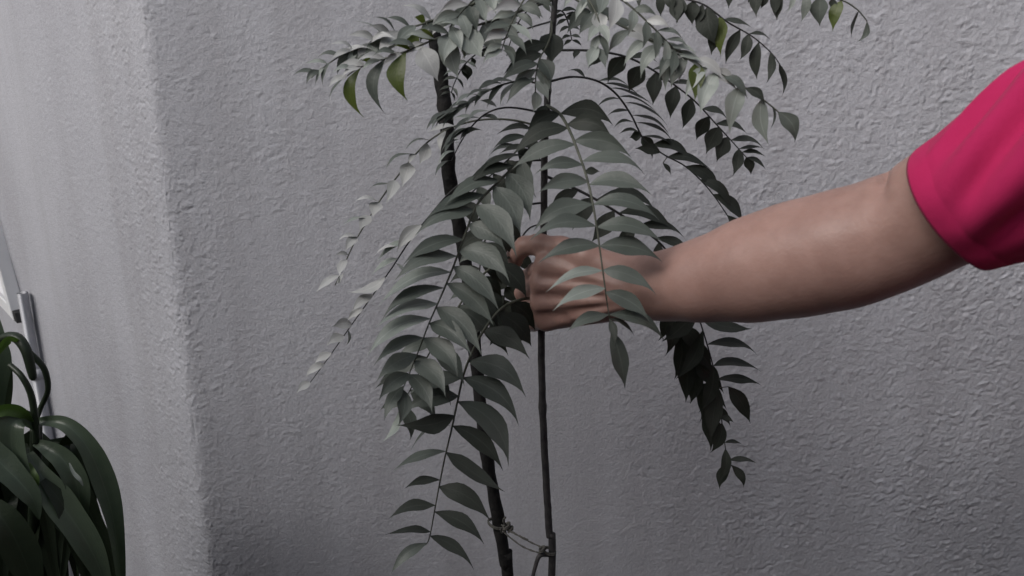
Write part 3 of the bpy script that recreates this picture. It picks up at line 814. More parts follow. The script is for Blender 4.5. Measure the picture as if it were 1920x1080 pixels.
# the largest leaflets are objects of their own, the rest one part
leaflets.sort(key=lambda q: -q[0])
rest = MB()
for i, (a, fo, vs, fs, m, B) in enumerate(leaflets):
    if i < 299:
        grid_uv(mesh_obj('leaflet', vs, fs, m, fo, B).data, 5, 11)
extra = {}
for (a, fo, vs, fs, m, B) in leaflets[299:]:
    extra.setdefault(m.name, []).append((vs, fs, m))
names = sorted(extra)
mv, mf, mi = [], [], []
for k, nme in enumerate(names):
    for vs, fs, m in extra[nme]:
        o_ = len(mv)
        mv += vs
        mf += [tuple(i + o_ for i in q) for q in fs]
        mi += [k] * len(fs)
ro = mesh_obj('small_leaflets', mv, mf, extra[names[0]][0][2], plant, plant.location)
for nme in names[1:]: ro.data.materials.append(extra[nme][0][2])
ro.data.polygons.foreach_set('material_index', mi)
uvl = ro.data.uv_layers.new(name='UVMap')
uvs = []
for nme in names:
    for vs, fs, m in extra[nme]:
        for q in fs:
            for i in q: uvs += [(i % 5) / 4, (i // 5) / 10] if len(vs) == 55 else [0.2, 0.2]
uvl.data.foreach_set('uv', uvs)
ro['kind'] = 'stuff'
print('leaflets', len(leaflets), 'fronds', sum(1 for o in plant.children))

# ---------------------------------------------------------------- stake and tie
st = [P(955, 1110, .99), P(948, 1060, .99), P(930, 950, .99), P(912, 850, .985), P(893, 680, .985), (P(874, 500, .985)), P(858, 410, .985), P(842, 330, .985), P(838, 240, .985), P(830, 170, .985), P(818, 90, .985), P(812, 40, .985)]
foot = P(955, 1110, .99); foot = Vector((foot.x + 0.05, foot.y + 0.0, 0.0))
pth = smooth_path([foot] + st, 8)


def stake_r(f):
    return 0.0088 - 0.0006 * f if f < 0.93 else 0.0082 - (f - 0.93) / 0.07 * 0.0042


vf = tube(pth, stake_r, 12, bump=lambda f, a: 1 + 0.07 * math.sin(f * 60 + 2 * a) + 0.06 * math.sin(f * 151 - a * 3) + (0.16 * math.exp(-((f - .70) / .012) ** 2)) + 0.2 * math.exp(-((f - .80) / .015) ** 2))
tag(mesh_obj('wooden_stake', vf[0], vf[1], M['stake'], None, foot),
    'dark crooked wooden stake leaning beside the curry leaf stem, tied to it near the bottom', 'stake')
tie = MB()
A = P(929, 988, .985); Bq = P(1030, 1040, SY)


def ring(c, r, tilt, turns, rt):
    pts = []
    for k in range(int(18 * turns) + 1):
        a = k / 18 * 2 * math.pi
        pts.append(c + Vector((math.cos(a) * r, math.sin(a) * r, math.cos(a) * r * tilt + 0.0022 * k / 18)))
    return tube(pts, rt, 6)


tie.add(ring(P(931, 985, .99), 0.0118, -0.35, 2.2, 0.0013))
tie.add(ring(P(1030, 1036, SY), 0.0082, -0.3, 2.1, 0.0012))
fr = Vector((0.012, -0.012, 0))
for (a, b, sg) in ((P(940, 984, .972), P(1024, 1030, .925), .000), (P(942, 996, .974), P(1022, 1040, .922), -.004), (P(944, 990, .970), P(990, 1012, .94), .002)):
    m_ = (a + b) / 2 + Vector((0, -0.004, sg))
    tie.add(tube(smooth_path([a, m_, b], 6), lambda f: 0.0011 + 0.0003 * math.sin(f * 40), 6))
for (x, y, rr) in ((950, 990, .0042), (957, 996, .0030), (1016, 1034, .0032)):
    c = P(x, y, .962 if x < 1000 else .92)
    tie.add(ring(c, rr, 0.8, 2.5, 0.0014))
tie.add(tube(smooth_path([P(950, 992, .962), P(942, 1000, .958), P(938, 992, .956)], 5), 0.0011, 6))
tie.add(tube(smooth_path([P(950, 988, .962), P(944, 976, .958), P(948, 970, .956)], 5), 0.0016, 6))
tag(tie.build('twine_tie', M['twine'], None, A), 'knotted twine tying the thin stem to the dark stake near the ground', 'twine')

# ---------------------------------------------------------------- strap-leaved plant, lower left
sb = P(40, 1080, 1.02); sb = Vector((sb.x, sb.y, 0))
strap = empty('strap_leaf_plant', sb)
tag(strap, 'dark green bushy plant with broad strap leaves at the lower left, beside the wall', 'plant')


def strap_profile(t):
    return min(1, 0.30 + 1.7 * t) * max(0.0, 1 - max(0, (t - 0.45) / 0.55) ** 1.8) + 0.01


def strap_leaf(pts, wpx, mat='strap', roll=0.0, name='leaf', fold=0.28, prof=strap_profile):
    W = [P(*p) for p in pts]
    path = smooth_path(W, 7)
    n = len(path)
    vs, fs = [], []
    ph = random.random() * 6
    for i, p in enumerate(path):
        a = path[max(i - 1, 0)]; b = path[min(i + 1, n - 1)]
        A = (b - a).normalized()
        V = (CAM - p).normalized()
        s0 = A.cross(V).normalized()
        N0 = s0.cross(A).normalized()
        if N0.dot(V) < 0: N0 = -N0
        t = i / (n - 1)
        r = roll + 0.12 * math.sin(4 * t + ph)
        sd_ = s0 * math.cos(r) + N0 * math.sin(r)
        nn = N0 * math.cos(r) - s0 * math.sin(r)
        h = wpx * .88 * mpp(p) * 0.5 / max(0.35, math.cos(roll)) * prof(t) * (1 + .05 * math.sin(17 * t + ph))
        for s in (-1, -.6, -.25, 0, .25, .6, 1):
            vs.append(p + sd_ * h * s + nn * (fold * h * (abs(s) ** 1.4) - 0.1 * h) + nn * 0.05 * h * math.sin(11 * t + ph) * s)
    for i in range(n - 1):
        for j in range(6):
            a = i * 7 + j
            fs.append((a, a + 1, a + 8, a + 7))
    a = (n // 2) * 7 + 2
    nf = (vs[a + 1] - vs[a]).cross(vs[a + 7] - vs[a])
    if nf.dot(CAM - vs[a]) < 0: fs = [tuple(reversed(q)) for q in fs]
    lo = mesh_obj(name, vs, fs, M[mat], strap, path[0])
    grid_uv(lo.data, 7, n)
    return lo


def stalk(pts, r, mat='strap'):
    path = smooth_path([P(*p) for p in pts], 7)
    vf = tube(path, r if callable(r) else (lambda f: r), 8)
    return mesh_obj('stalk', vf[0], vf[1], M[mat], strap, path[0])


# dark heart of the clump: leaves and stalks running to the ground
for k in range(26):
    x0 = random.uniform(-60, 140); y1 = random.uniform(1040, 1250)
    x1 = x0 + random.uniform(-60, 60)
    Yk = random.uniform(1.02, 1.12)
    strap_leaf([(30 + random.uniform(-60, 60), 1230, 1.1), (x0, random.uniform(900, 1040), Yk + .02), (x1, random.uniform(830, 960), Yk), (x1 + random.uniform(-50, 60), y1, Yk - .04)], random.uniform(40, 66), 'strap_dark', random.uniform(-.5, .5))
# visible big leaves, back to front
strap_leaf([(70, 790, 1.01), (118, 794, 1.0), (160, 832, .995), (190, 895, .99), (212, 970, .985), (224, 1060, .985), (232, 1180, .99)], 46, 'strap', .25, fold=.45)
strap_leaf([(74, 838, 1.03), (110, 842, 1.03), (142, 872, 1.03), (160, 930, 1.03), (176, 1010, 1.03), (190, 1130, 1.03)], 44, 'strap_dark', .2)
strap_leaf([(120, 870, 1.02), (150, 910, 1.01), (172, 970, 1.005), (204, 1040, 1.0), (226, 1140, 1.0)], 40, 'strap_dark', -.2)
strap_leaf([(66, 830, 1.0), (92, 842, .985), (122, 866, .98), (146, 915, .975), (150, 985, .975), (146, 1080, .975)], 46, 'strap', .1, fold=.4)
strap_leaf([(150, 905, 1.04), (128, 960, 1.04), (118, 1030, 1.04), (112, 1120, 1.04)], 38, 'strap', -.3)
strap_leaf([(52, 850, .98), (76, 890, .965), (112, 942, .955), (156, 1005, .95), (190, 1075, .95), (222, 1190, .95)], 60, 'strap', .1, fold=.4)
strap_leaf([(66, 800, 1.0), (44, 784, .985), (22, 800, .97), (24, 850, .96), (46, 900, .95), (66, 950, .95)], 54, 'strap', -.15, fold=.4)
strap_leaf([(-70, 780, .98), (-34, 820, .955), (0, 866, .945), (34, 900, .94), (62, 936, .938), (74, 975, .938)], 54, 'strap', .1, fold=.35)
strap_leaf([(64, 800, 1.0), (44, 776, .985), (16, 768, .975), (-10, 776, .965), (-40, 800, .955)], 26, 'strap_fresh', .3, fold=.4)
strap_leaf([(54, 868, .965), (64, 890, .952), (66, 912, .948), (60, 936, .948)], 15, 'strap_fresh', .0)
strap_leaf([(130, 868, .97), (138, 886, .965), (150, 900, .962), (156, 912, .962)], 8, 'pale', .0)
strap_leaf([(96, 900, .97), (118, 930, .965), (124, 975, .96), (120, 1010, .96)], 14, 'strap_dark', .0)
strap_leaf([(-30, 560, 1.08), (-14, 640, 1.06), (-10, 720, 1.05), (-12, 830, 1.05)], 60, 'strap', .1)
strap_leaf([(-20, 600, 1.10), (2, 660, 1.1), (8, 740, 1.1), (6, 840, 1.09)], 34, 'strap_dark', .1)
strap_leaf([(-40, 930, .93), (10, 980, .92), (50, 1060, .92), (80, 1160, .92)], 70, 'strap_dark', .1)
strap_leaf([(80, 900, .96), (120, 950, .955), (150, 1030, .95), (165, 1120, .95)], 40, 'strap_dark', .3)
# arching stalks above the clump
tp = lambda f: 0.0032 + 0.0022 * math.sin(math.pi * f) if f < .9 else 0.0032 * (1 - f) / .1 + 0.0008
stalk([(-30, 665, 1.03), (0, 638, 1.02), (28, 632, 1.01), (48, 655, 1.0), (60, 700, .995), (62, 712, .995)], lambda f: 0.0042 + 0.0030 * math.sin(math.pi * min(1, f * 1.05)) if f < .93 else 0.003, 'strap_dark')
strap_leaf([(36, 640, 1.0), (18, 636, .99), (0, 655, .985), (-12, 675, .985)], 16, 'strap_fresh', .3)
stalk([(18, 684, 1.01), (40, 705, 1.0), (58, 740, 1.0), (66, 790, 1.0), (68, 830, 1.0)], lambda f: 0.0036 + 0.0016 * f, 'strap_dark')
stalk([(56, 662, 1.02), (82, 690, 1.02), (90, 730, 1.02), (76, 765, 1.02), (68, 790, 1.01)], lambda f: 0.0044 - 0.0012 * f, 'strap_dark')
stalk([(68, 800, 1.01), (66, 900, 1.02), (60, 1040, 1.04), (50, 1200, 1.06)], 0.008, 'strap_dark')
stalk([(-20, 620, 1.08), (-10, 800, 1.07), (0, 1000, 1.07), (20, 1250, 1.08)], 0.009, 'strap')
gb = Vector((sb.x, 1.08, 0))
for k in range(9):
    a = k * 0.7
    q = P(30 + 30 * math.sin(k * 2.3), 1090, 1.08)
    vf = tube(smooth_path([gb + Vector((0.05 * math.cos(a), 0.05 * math.sin(a) * .6, 0)), gb + Vector((0.07 * math.cos(a), .04 * math.sin(a), .25)), q], 5), 0.007, 7)
    mesh_obj('stalk', vf[0], vf[1], M['strap_dark'], strap, gb)

# ---------------------------------------------------------------- louvred cover and pipe on the left face
# along the left face: lu points right along the wall, ln out of it
lu = Vector((math.cos(RA), -math.sin(RA), 0)); ln = Vector((-math.sin(RA), -math.cos(RA), 0)); lz = Vector((0, 0, 1))


def on_left(px, py, off=0.0):
    """where a line of sight meets the left face (off metres proud of it)"""
    d = FW + RT * ((px - 960) / F) + UP * ((540 - py) / F)
    o0 = wall_pt(-0.001, 0, off)
    k = (o0 - CAM).dot(ln) / d.dot(ln)
    return CAM + d * k


c0 = on_left(38, 598, 0.016)
tilt = math.radians(16)
va = (lu * math.cos(tilt) - lz * math.sin(tilt)).normalized()      # cover hangs a little askew
vb = (lz * math.cos(tilt) + lu * math.sin(tilt)).normalized() * 1.0
vb = (lz * math.cos(-tilt * .1) - lu * math.sin(tilt * .9)).normalized()
ax = (va, ln, vb)
Wd, Hd = 0.34, 0.46
ctr = c0 - va * Wd / 2 + vb * Hd / 2
lv = empty('louvred_cover', ctr)
tag(lv, 'white louvred vent cover on the wall at the left edge, above the green plant', 'vent cover')
mb = MB(); mb.box(ctr - ln * 0.013, (Wd / 2 - .009, 0.008, Hd / 2 - .009), ax); mb.build('back_panel', M['gap'], lv, ctr, False)
mb = MB()
mb.box(ctr + va * (Wd / 2 - .009), (.009, .014, Hd / 2), ax)
mb.box(ctr - va * (Wd / 2 - .009), (.009, .014, Hd / 2), ax)
mb.box(ctr + vb * (Hd / 2 - .012), (Wd / 2 - .0185, .014, .012), ax)
mb.box(ctr - vb * (Hd / 2 - .016), (Wd / 2 - .0185, .014, .016), ax)
mb.build('frame', M['white'], lv, ctr, False)
for k in range(12):
    q = ctr + vb * (-Hd / 2 + 0.052 + k * 0.034)
    a2 = (ln * .75 + vb * -.66).normalized(); a3 = (vb * .75 + ln * .66).normalized()
    mb = MB(); mb.box(q + ln * 0.002, (Wd / 2 - .0185, .0125, .0028), (va, a2, a3))
    mb.build('slat', M['white'], lv, q, False)
mb = MB(); mb.box(c0 + ln * .0 + va * .006 + vb * .01, (.007, .012, .012), ax); mb.build('hinge', M['black'], lv, c0, False)
# pipe below it
p0 = on_left(58, 640, 0.012)
u0 = -((p0 - wall_pt(-0.001, p0.z, 0.035)).length)
pt = []
for z in (0.0, 0.5, 1.0, p0.z + .045): pt.append(Vector((p0.x, p0.y, z)))
vf = tube(pt, 0.011, 20)
dp = mesh_obj('drain_pipe', vf[0], vf[1], M['pipe'], None, (p0.x, p0.y, 0))
tag(dp, 'pale grey plastic pipe running down the left wall, half hidden by the strap leaved plant', 'pipe')
vf = tube([Vector((p0.x, p0.y, p0.z - .09)), Vector((p0.x, p0.y, p0.z - .065))], 0.013, 20)
mesh_obj('pipe_clip', vf[0], vf[1], M['pipe'], dp, (p0.x, p0.y, p0.z - .09))

# ---------------------------------------------------------------- person
prims = []


def cap(a, b, ra, rb, k=0.012): prims.append((np.array(a, float), np.array(b, float), ra, rb, k))


def chain(pts, k=0.012):
    for (a, ra), (b, rb) in zip(pts[:-1], pts[1:]): cap(a, b, ra, rb, k)


# left arm, reaching into the picture
SH = P(2150, 190, .58)
chain([(SH, .060), (P(1960, 288, .625), .054), (P(1800, 372, .66), .0480), (P(1700, 425, .69), .0465), (P(1625, 455, .712), .0482), (P(1560, 472, .728), .0508), (P(1480, 489, .752), .0512),
       (P(1400, 508, .775), .0475), (P(1310, 527, .80), .0385), (P(1240, 537, .825), .0325), (P(1190, 540, .84), .0300)], 0.02)
# palm: back of the hand to the camera, thumb on top
WR = P(1200, 538, .84)
kn = [P(1026, 496, .875), P(1018, 530, .872), P(1018, 566, .874), P(1024, 600, .880)]
kr = [.0145, .0145, .0138, .0125]
for q, r, s in zip(kn, kr, (-.016, -.005, .006, .017)):
    cap(WR + Vector((0, .004, -s)), q, .019, r, 0.014)
cap(kn[0], kn[1], .0125, .0125, .006); cap(kn[1], kn[2], .0125, .0125, .006); cap(kn[2], kn[3], .0120, .0118, .006)


def finger(pts, rs): chain(list(zip(pts, rs)), 0.0035)


# tendons on the back of the hand
for q in kn: cap(WR + Vector((-.012, -.024, (q - WR).z * .25)), q + Vector((.006, -.0115, .001)), .0032, .0042, .006)
# knuckles
for q, r in zip(kn, (.0108, .0112, .0106, .0094)): cap(q + Vector((0, -.004, .0005)), q + Vector((-.002, -.004, 0)), r, r, .005)
# fingers go past the stem on its left and close behind it
finger([kn[0], P(1004, 508, .912), P(986, 520, .948), P(996, 524, .972), P(1014, 524, .978)], [.0112, .0098, .0088, .0080, .0072])
finger([kn[1], P(996, 540, .914), P(978, 550, .950), P(990, 554, .975), P(1010, 554, .982)], [.0116, .0100, .0090, .0082, .0074])
finger([kn[2], P(997, 574, .914), P(982, 580, .946), P(992, 582, .970), P(1012, 582, .976)], [.0110, .0095, .0087, .0079, .0072])
finger([kn[3], P(1004, 606, .912), P(992, 610, .936), P(1000, 611, .955), P(1014, 611, .960)], [.0100, .0086, .0078, .0070, .0064])
# thumb: from the side of the palm near the wrist, over the top, its end bent down onto the stalk
TB = WR + Vector((-.018, .004, .014))
chain([(TB, .017), (P(1100, 482, .862), .0155), (P(1052, 464, .874), .0118), (P(1010, 458, .888), .0112), (P(984, 461, .898), .0102), (P(967, 476, .905), .0092), (P(966, 492, .908), .0080)], 0.007)

# trunk and the rest
CX, CY = 0.70, 0.49
cap((CX - .09, CY, 1.38), (CX + .09, CY, 1.38), .062, .062, .03)
cap((CX, CY, 1.34), (CX, CY, 1.02), .100, .095, .03)
cap((CX - .05, CY, 1.28), (CX + .05, CY, 1.28), .095, .095, .03)
cap((CX - .05, CY, .98), (CX + .05, CY, .98), .090, .090, .03)
cap((CX - .10, CY + .01, 1.40), SH, .050, .056, .02)
cap((CX, CY, 1.42), (CX - .01, CY + .02, 1.60), .058, .057, .02)
HD = Vector((CX - .02, CY + .045, 1.70))
fdir = Vector((-.35, .90, -.22)).normalized(); fside = Vector((.93, .36, 0)).normalized(); fup = fside.cross(fdir).normalized()
if fup.z < 0: fup = -fup
cap(HD - fdir * .02 + fup * .02, HD + fdir * .012 + fup * .015, .088, .078, .03)
cap(HD + fdir * .02 - fup * .05, HD + fdir * .035 - fup * .085, .058, .036, .03)
cap(HD + fdir * .088 + fup * .012, HD + fdir * .108 - fup * .024, .008, .013, .012)     # nose
cap(HD + fdir * .085 - fup * .052 - fside * .016, HD + fdir * .085 - fup * .052 + fside * .016, .0085, .0085, .006)   # lips
for s in (-1, 1):
    cap(HD + fside * s * .082 + fup * .014, HD + fside * s * .086 - fup * .018, .013, .009, .008)      # ears
    cap(HD + fdir * .074 + fside * s * .018 + fup * .034, HD + fdir * .070 + fside * s * .046 + fup * .034, .010, .008, .012)  # brows
# right arm hanging
RS = Vector((CX + .20, CY - .01, 1.40))
chain([(RS, .046), (RS + Vector((.045, -.02, -.28)), .043), (RS + Vector((.045, .02, -.40)), .040), (RS + Vector((.03, .06, -.54)), .028), (RS + Vector((.03, .065, -.62)), .030)], .03)
rh = RS + Vector((.03, .065, -.62))
for i, (dy, ln_) in enumerate(((.030, .085), (.010, .095), (-.010, .088), (-.028, .068))):
    a = rh + Vector((0, dy * .8, -.02)); b = rh + Vector((-.004, dy, -.02 - ln_ * .55)); c = rh + Vector((-.018, dy, -.02 - ln_))
    chain([(a, .011), (b, .0092), (c, .0078)], .003)
chain([(rh + Vector((0, .028, .015)), .014), (rh + Vector((-.012, .052, -.02)), .011), (rh + Vector((-.018, .056, -.05)), .009)], .006)
# legs and feet
for s in (-1, 1):
    hx = CX + s * .09
    chain([((hx, CY, .92), .095), ((hx, CY + .01, .50), .060), ((hx, CY, .34), .056), ((hx, CY - .01, .09), .038)], .03)
    cap((hx, CY - .03, .045), (hx + s * .02, CY + .15, .030), .040, .026, .03)


def axis(segs):
    return spaced(segs)


gx = axis([(-.02, .16, .0021), (.16, .42, .0032), (.42, 1.02, .009)])
gy = axis([(.30, .60, .009), (.60, .80, .0034), (.80, 1.01, .0021)])
gz = axis([(-.01, 1.10, .010), (1.10, 1.22, .006), (1.22, 1.37, .0021), (1.37, 1.55, .0045), (1.55, 1.83, .0060)])


def build_field(gx, gy, gz, prims):
    Fd = np.full((len(gx), len(gy), len(gz)), 0.2, np.float32)
    for a, b, ra, rb, k in prims:
        m = max(ra, rb) + k + 0.012
        lo = np.minimum(a, b) - m; hi = np.maximum(a, b) + m
        sl_ = [slice(max(0, np.searchsorted(g, l) - 1), np.searchsorted(g, h) + 1) for g, l, h in zip((gx, gy, gz), lo, hi)]
        x = gx[sl_[0]][:, None, None] - a[0]; y = gy[sl_[1]][None, :, None] - a[1]; z = gz[sl_[2]][None, None, :] - a[2]
        d = b - a; dd = float(d @ d) + 1e-12
        t = np.clip((x * d[0] + y * d[1] + z * d[2]) / dd, 0, 1)
        dist = np.sqrt((x - t * d[0]) ** 2 + (y - t * d[1]) ** 2 + (z - t * d[2]) ** 2) - (ra + (rb - ra) * t)
        sub = Fd[sl_[0], sl_[1], sl_[2]]
        h = np.clip(0.5 + 0.5 * (sub - dist) / k, 0, 1)
        Fd[sl_[0], sl_[1], sl_[2]] = (sub * (1 - h) + dist * h - k * h * (1 - h)).astype(np.float32)
    return Fd


def surface_nets(gx, gy, gz, Fd):
    I = Fd < 0
    nx_, ny_, nz2 = Fd.shape
    c = I[:-1, :-1, :-1].astype(np.int8)
    tot = np.zeros((nx_ - 1, ny_ - 1, nz2 - 1), np.int8)
    for dx in (0, 1):
        for dy in (0, 1):
            for dz in (0, 1):
                tot += I[dx:nx_ - 1 + dx, dy:ny_ - 1 + dy, dz:nz2 - 1 + dz]
    act = (tot > 0) & (tot < 8)
    ci = np.argwhere(act)
    idx = np.full(act.shape, -1, np.int32)
    idx[act] = np.arange(len(ci))
    acc = np.zeros((len(ci), 3)); cnt = np.zeros(len(ci))
    G = (gx, gy, gz)
    for ax_ in range(3):
        o = [q for q in range(3) if q != ax_]
        for m in (0, 1):
            for n_ in (0, 1):
                a = ci.copy(); a[:, o[0]] += m; a[:, o[1]] += n_
                b = a.copy(); b[:, ax_] += 1
                fa = Fd[a[:, 0], a[:, 1], a[:, 2]].astype(float); fb = Fd[b[:, 0], b[:, 1], b[:, 2]].astype(float)
                cr = (fa < 0) != (fb < 0)
                t = np.where(cr, fa / np.where(cr, fa - fb, 1), 0)
                for q in range(3):
                    pa = G[q][a[:, q]]; pb = G[q][b[:, q]]
                    acc[:, q] += np.where(cr, pa + (pb - pa) * t, 0)
                cnt += cr
    vv = acc / cnt[:, None]
    qs = []
    for ax_ in range(3):
        o = [(ax_ + 1) % 3, (ax_ + 2) % 3]
        sa = [slice(None)] * 3; sb_ = [slice(None)] * 3
        sa[ax_] = slice(0, -1); sb_[ax_] = slice(1, None)
        for q in o: sa[q] = slice(1, -1); sb_[q] = slice(1, -1)
        A_ = I[tuple(sa)]; B_ = I[tuple(sb_)]
        e = np.argwhere(A_ != B_)
        fl = A_[e[:, 0], e[:, 1], e[:, 2]]
        e[:, o[0]] += 1; e[:, o[1]] += 1
        def cell(m, n_):
            k = e.copy(); k[:, o[0]] += m; k[:, o[1]] += n_
            return idx[k[:, 0], k[:, 1], k[:, 2]]
        q = np.stack([cell(-1, -1), cell(0, -1), cell(0, 0), cell(-1, 0)], -1)
        q[~fl] = q[~fl][:, ::-1]
        qs.append(q)
    return vv, np.concatenate(qs)


Fd = build_field(gx, gy, gz, prims)


def carve(a, b, ra, rb, k):
    """smoothly take a capsule out of the field"""
    a = np.array(a); b = np.array(b)
    m = max(ra, rb) + k + 0.01
    lo = np.minimum(a, b) - m; hi = np.maximum(a, b) + m
    sl_ = [slice(max(0, np.searchsorted(g, l) - 1), np.searchsorted(g, h) + 1) for g, l, h in zip((gx, gy, gz), lo, hi)]
    x = gx[sl_[0]][:, None, None] - a[0]; y = gy[sl_[1]][None, :, None] - a[1]; z = gz[sl_[2]][None, None, :] - a[2]
    d = b - a; dd = float(d @ d) + 1e-12
    t = np.clip((x * d[0] + y * d[1] + z * d[2]) / dd, 0, 1)
    dist = -(np.sqrt((x - t * d[0]) ** 2 + (y - t * d[1]) ** 2 + (z - t * d[2]) ** 2) - (ra + (rb - ra) * t))
    sub = Fd[sl_[0], sl_[1], sl_[2]]
    h = np.clip(0.5 - 0.5 * (sub - dist) / k, 0, 1)
    Fd[sl_[0], sl_[1], sl_[2]] = (sub * (1 - h) + dist * h + k * h * (1 - h)).astype(np.float32)


def skin_pt(px, py, Y):
    return P(px, py, Y)


# the fold in the crook of the elbow
carve(P(1668, 330, .700), P(1640, 372, .6605), .0030, .0030, .012)
carve(P(1640, 372, .6605), P(1606, 418, .6620), .0030, .0010, .012)
# between the knuckles
for (a, b) in zip(kn[:-1], kn[1:]):
    m_ = (a + b) / 2
    carve(m_ + Vector((-.004, -.017, 0)), m_ + Vector((.022, -.024, 0)), .0035, .002, .006)
vv, qq = surface_nets(gx, gy, gz, Fd)
# relax a little
for _ in range(2):
    acc = np.zeros_like(vv); cn = np.zeros(len(vv))
    for i in range(4):
        for j in (1, 3):
            np.add.at(acc, qq[:, i], vv[qq[:, (i + j) % 4]]); np.add.at(cn, qq[:, i], 1)
    vv = vv * 0.45 + 0.55 * acc / np.maximum(cn, 1)[:, None]
person = empty('person', (CX, CY, 0))
tag(person, 'person in a pink short-sleeved T-shirt reaching in from the right to hold the stem', 'person')
mesh_obj('body', vv, qq, M['skin'], person, (CX, CY, 0))
print('body', len(vv))
del Fd

# T-shirt: sleeve and trunk
E0 = P(1783, 387, .655)
sdirv = (SH - P(1640, 452, .705)).normalized()
ctrl = [(E0 + sdirv * 0.035, .0535), (E0 + sdirv * 0.004, .0560), (E0 + sdirv * .0005, .0562), (E0 + sdirv * -.0008, .0572), (E0 + sdirv * 0.002, .0580), (E0 + sdirv * 0.016, .0588), (E0 + sdirv * .0175, .0585), (E0 + sdirv * .019, .0590),
        (E0 + sdirv * 0.045, .0625), (E0 + sdirv * 0.08, .0660), (E0 + sdirv * 0.12, .0705), (E0 + sdirv * 0.17, .080), (SH + Vector((.0, .0, -.005)), .082), (SH + sdirv * .05 + Vector((.02, 0, -.02)), .050)]
u = sdirv.cross(Vector((0, 0, 1))).normalized(); v = u.cross(sdirv).normalized()      # v points up
vs, fs = [], []
SEG = 72
rings = []
for i in range(len(ctrl) - 1):
    (a, ra), (b, rb) = ctrl[i], ctrl[i + 1]
    m = max(1, int((b - a).length / .006)) if i >= 7 else 1
    for k in range(m): rings.append((a.lerp(b, k / m), ra + (rb - ra) * k / m, i))
rings.append((*ctrl[-1], 99))
for (c, r, i) in rings:
    dist = max(0.0, (c - E0).dot(sdirv))
    g = min(1, dist / .05)
    for k in range(SEG):
        a = 2 * math.pi * k / SEG
        # folds run from the armpit towards the outer hem
        fo = 0.0030 * math.sin(3 * a + .7 + dist * 22)
        # creases running up from the armpit: sharp valleys, soft ridges
        for (ac, sl2, amp, wd) in ((-0.35, 9, .011, .16), (-0.95, 7, .013, .20), (0.25, 12, .007, .14), (3.6, -8, .010, .18), (2.6, -6, .006, .2), (4.25, -5, .011, .2)):
            dd = (a - ac - sl2 * dist + math.pi) % (2 * math.pi) - math.pi
            fo -= amp * g * math.exp(-(dd / wd) ** 2) * min(1, dist / .04)
            fo += 0.6 * amp * g * math.exp(-((dd - 2.0 * wd) / (1.3 * wd)) ** 2)
        low = max(0.0, -math.sin(a))
        rr = max(r * .80, r + fo) + low * (0.005 * min(1, dist / .10))
        vs.append(c + u * math.cos(a) * rr + v * math.sin(a) * rr)
for i in range(len(rings) - 1):
    for k in range(SEG):
        k2 = (k + 1) % SEG
        fs.append((i * SEG + k, i * SEG + k2, (i + 1) * SEG + k2, (i + 1) * SEG + k))
sh = MB().add((vs, fs))
sh.add(tube(smooth_path([SH - sdirv * .03, SH + Vector((.01, -.005, -.01)), SH + Vector((.07, -.03, -.035)), Vector((CX - .09, CY, 1.375)), Vector((CX, CY, 1.36))], 6), lambda f: .072 + .040 * math.sin(math.pi * min(.5, f * .8)), 40))


def loft(rows, seg=40, wob=0.004):
    """rows: (cx, cy, z, rx, ry)"""
    v_, f_ = [], []
    for (x, y, z, rx, ry) in rows:
        for k in range(seg):
            a = 2 * math.pi * k / seg
            w_ = 1 + wob / max(rx, .05) * math.sin(4 * a + z * 23) + wob / max(rx, .05) * math.sin(7 * a - z * 31)
            v_.append(Vector((x + rx * math.cos(a) * w_, y + ry * math.sin(a) * w_, z)))
    for i in range(len(rows) - 1):
        for k in range(seg):
            k2 = (k + 1) % seg
            f_.append((i * seg + k, i * seg + k2, (i + 1) * seg + k2, (i + 1) * seg + k))
    return v_, f_


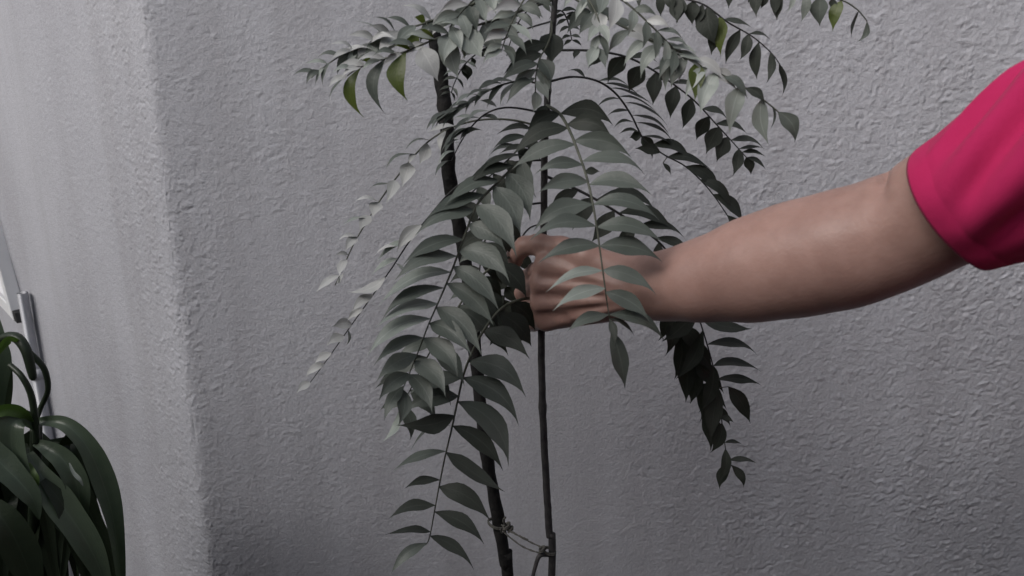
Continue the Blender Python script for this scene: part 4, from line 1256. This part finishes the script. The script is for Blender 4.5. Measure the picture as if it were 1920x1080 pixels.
sh.add(loft([(CX, CY, .86, .176, .140), (CX, CY, .90, .184, .148), (CX, CY, 1.05, .176, .144), (CX, CY, 1.20, .180, .150), (CX, CY, 1.32, .192, .152), (CX, CY, 1.40, .196, .130), (CX, CY, 1.455, .165, .108), (CX, CY + .005, 1.49, .105, .086), (CX, CY + .01, 1.505, .074, .070), (CX, CY + .01, 1.498, .068, .064)]))
sh.add(loft([(RS.x + .038, RS.y - .015, 1.16, .056, .060), (RS.x + .035, RS.y - .01, 1.19, .066, .070), (RS.x + .012, RS.y, 1.30, .070, .074), (RS.x - .012, RS.y, 1.40, .066, .074), (RS.x - .04, RS.y, 1.455, .04, .05)], 30, .002))
sh.build('shirt', M['cloth'], person, (CX, CY, 1.3))
tr = MB()
tr.add(loft([(CX, CY, .93, .165, .135), (CX, CY, .84, .175, .140), (CX, CY, .80, .172, .136)], 36))
for s in (-1, 1):
    hx = CX + s * .09
    tr.add(loft([(hx, CY, .90, .098, .112), (hx, CY, .80, .094, .112), (hx, CY + .01, .50, .078, .084), (hx, CY, .30, .070, .074), (hx, CY - .01, .07, .062, .066)], 30))
tr.build('trousers', M['denim'], person, (CX, CY, .9))
# hair: a cap over the skull
hv, hf = [], []
for i in range(13):
    th = math.radians(4 + i * 8.6)
    for k in range(32):
        a = 2 * math.pi * k / 32
        lim = th * (0.86 + 0.14 * math.cos(a + math.pi)) if math.cos(a) < 0.35 else min(th, math.radians(62 + 20 * (1 - math.cos(a))))
        d = fup * math.cos(lim) + (fdir * math.cos(a) + fside * math.sin(a)) * math.sin(lim)
        hv.append(HD - fdir * .012 + fup * .020 + d * (.106 + .003 * math.sin(9 * a + 5 * lim)))
for i in range(12):
    for k in range(32):
        k2 = (k + 1) % 32
        hf.append((i * 32 + k, (i + 1) * 32 + k, (i + 1) * 32 + k2, i * 32 + k2))
hf.append(tuple(range(32)))
mesh_obj('hair', hv, hf, M['hair'], person, HD)
for s in (-1, 1):
    c = HD + fdir * .070 + fside * s * .032 + fup * .012
    for nm, rr, mt, off in (('eye', .0125, 'eye', 0), ('iris', .0062, 'black', .0075)):
        ev, ef = [], []
        for i in range(9):
            th = math.pi * (i + .02) / 8.04
            for k in range(12):
                a = 2 * math.pi * k / 12
                ev.append(c + fdir * off + (fdir * math.cos(th) + fside * math.sin(th) * math.cos(a) + fup * math.sin(th) * math.sin(a)) * rr)
        for i in range(8):
            for k in range(12):
                ef.append((i * 12 + k, i * 12 + (k + 1) % 12, (i + 1) * 12 + (k + 1) % 12, (i + 1) * 12 + k))
        eo = mesh_obj(nm, ev, ef, M[mt], person if nm == 'eye' else last, c)
        last = eo
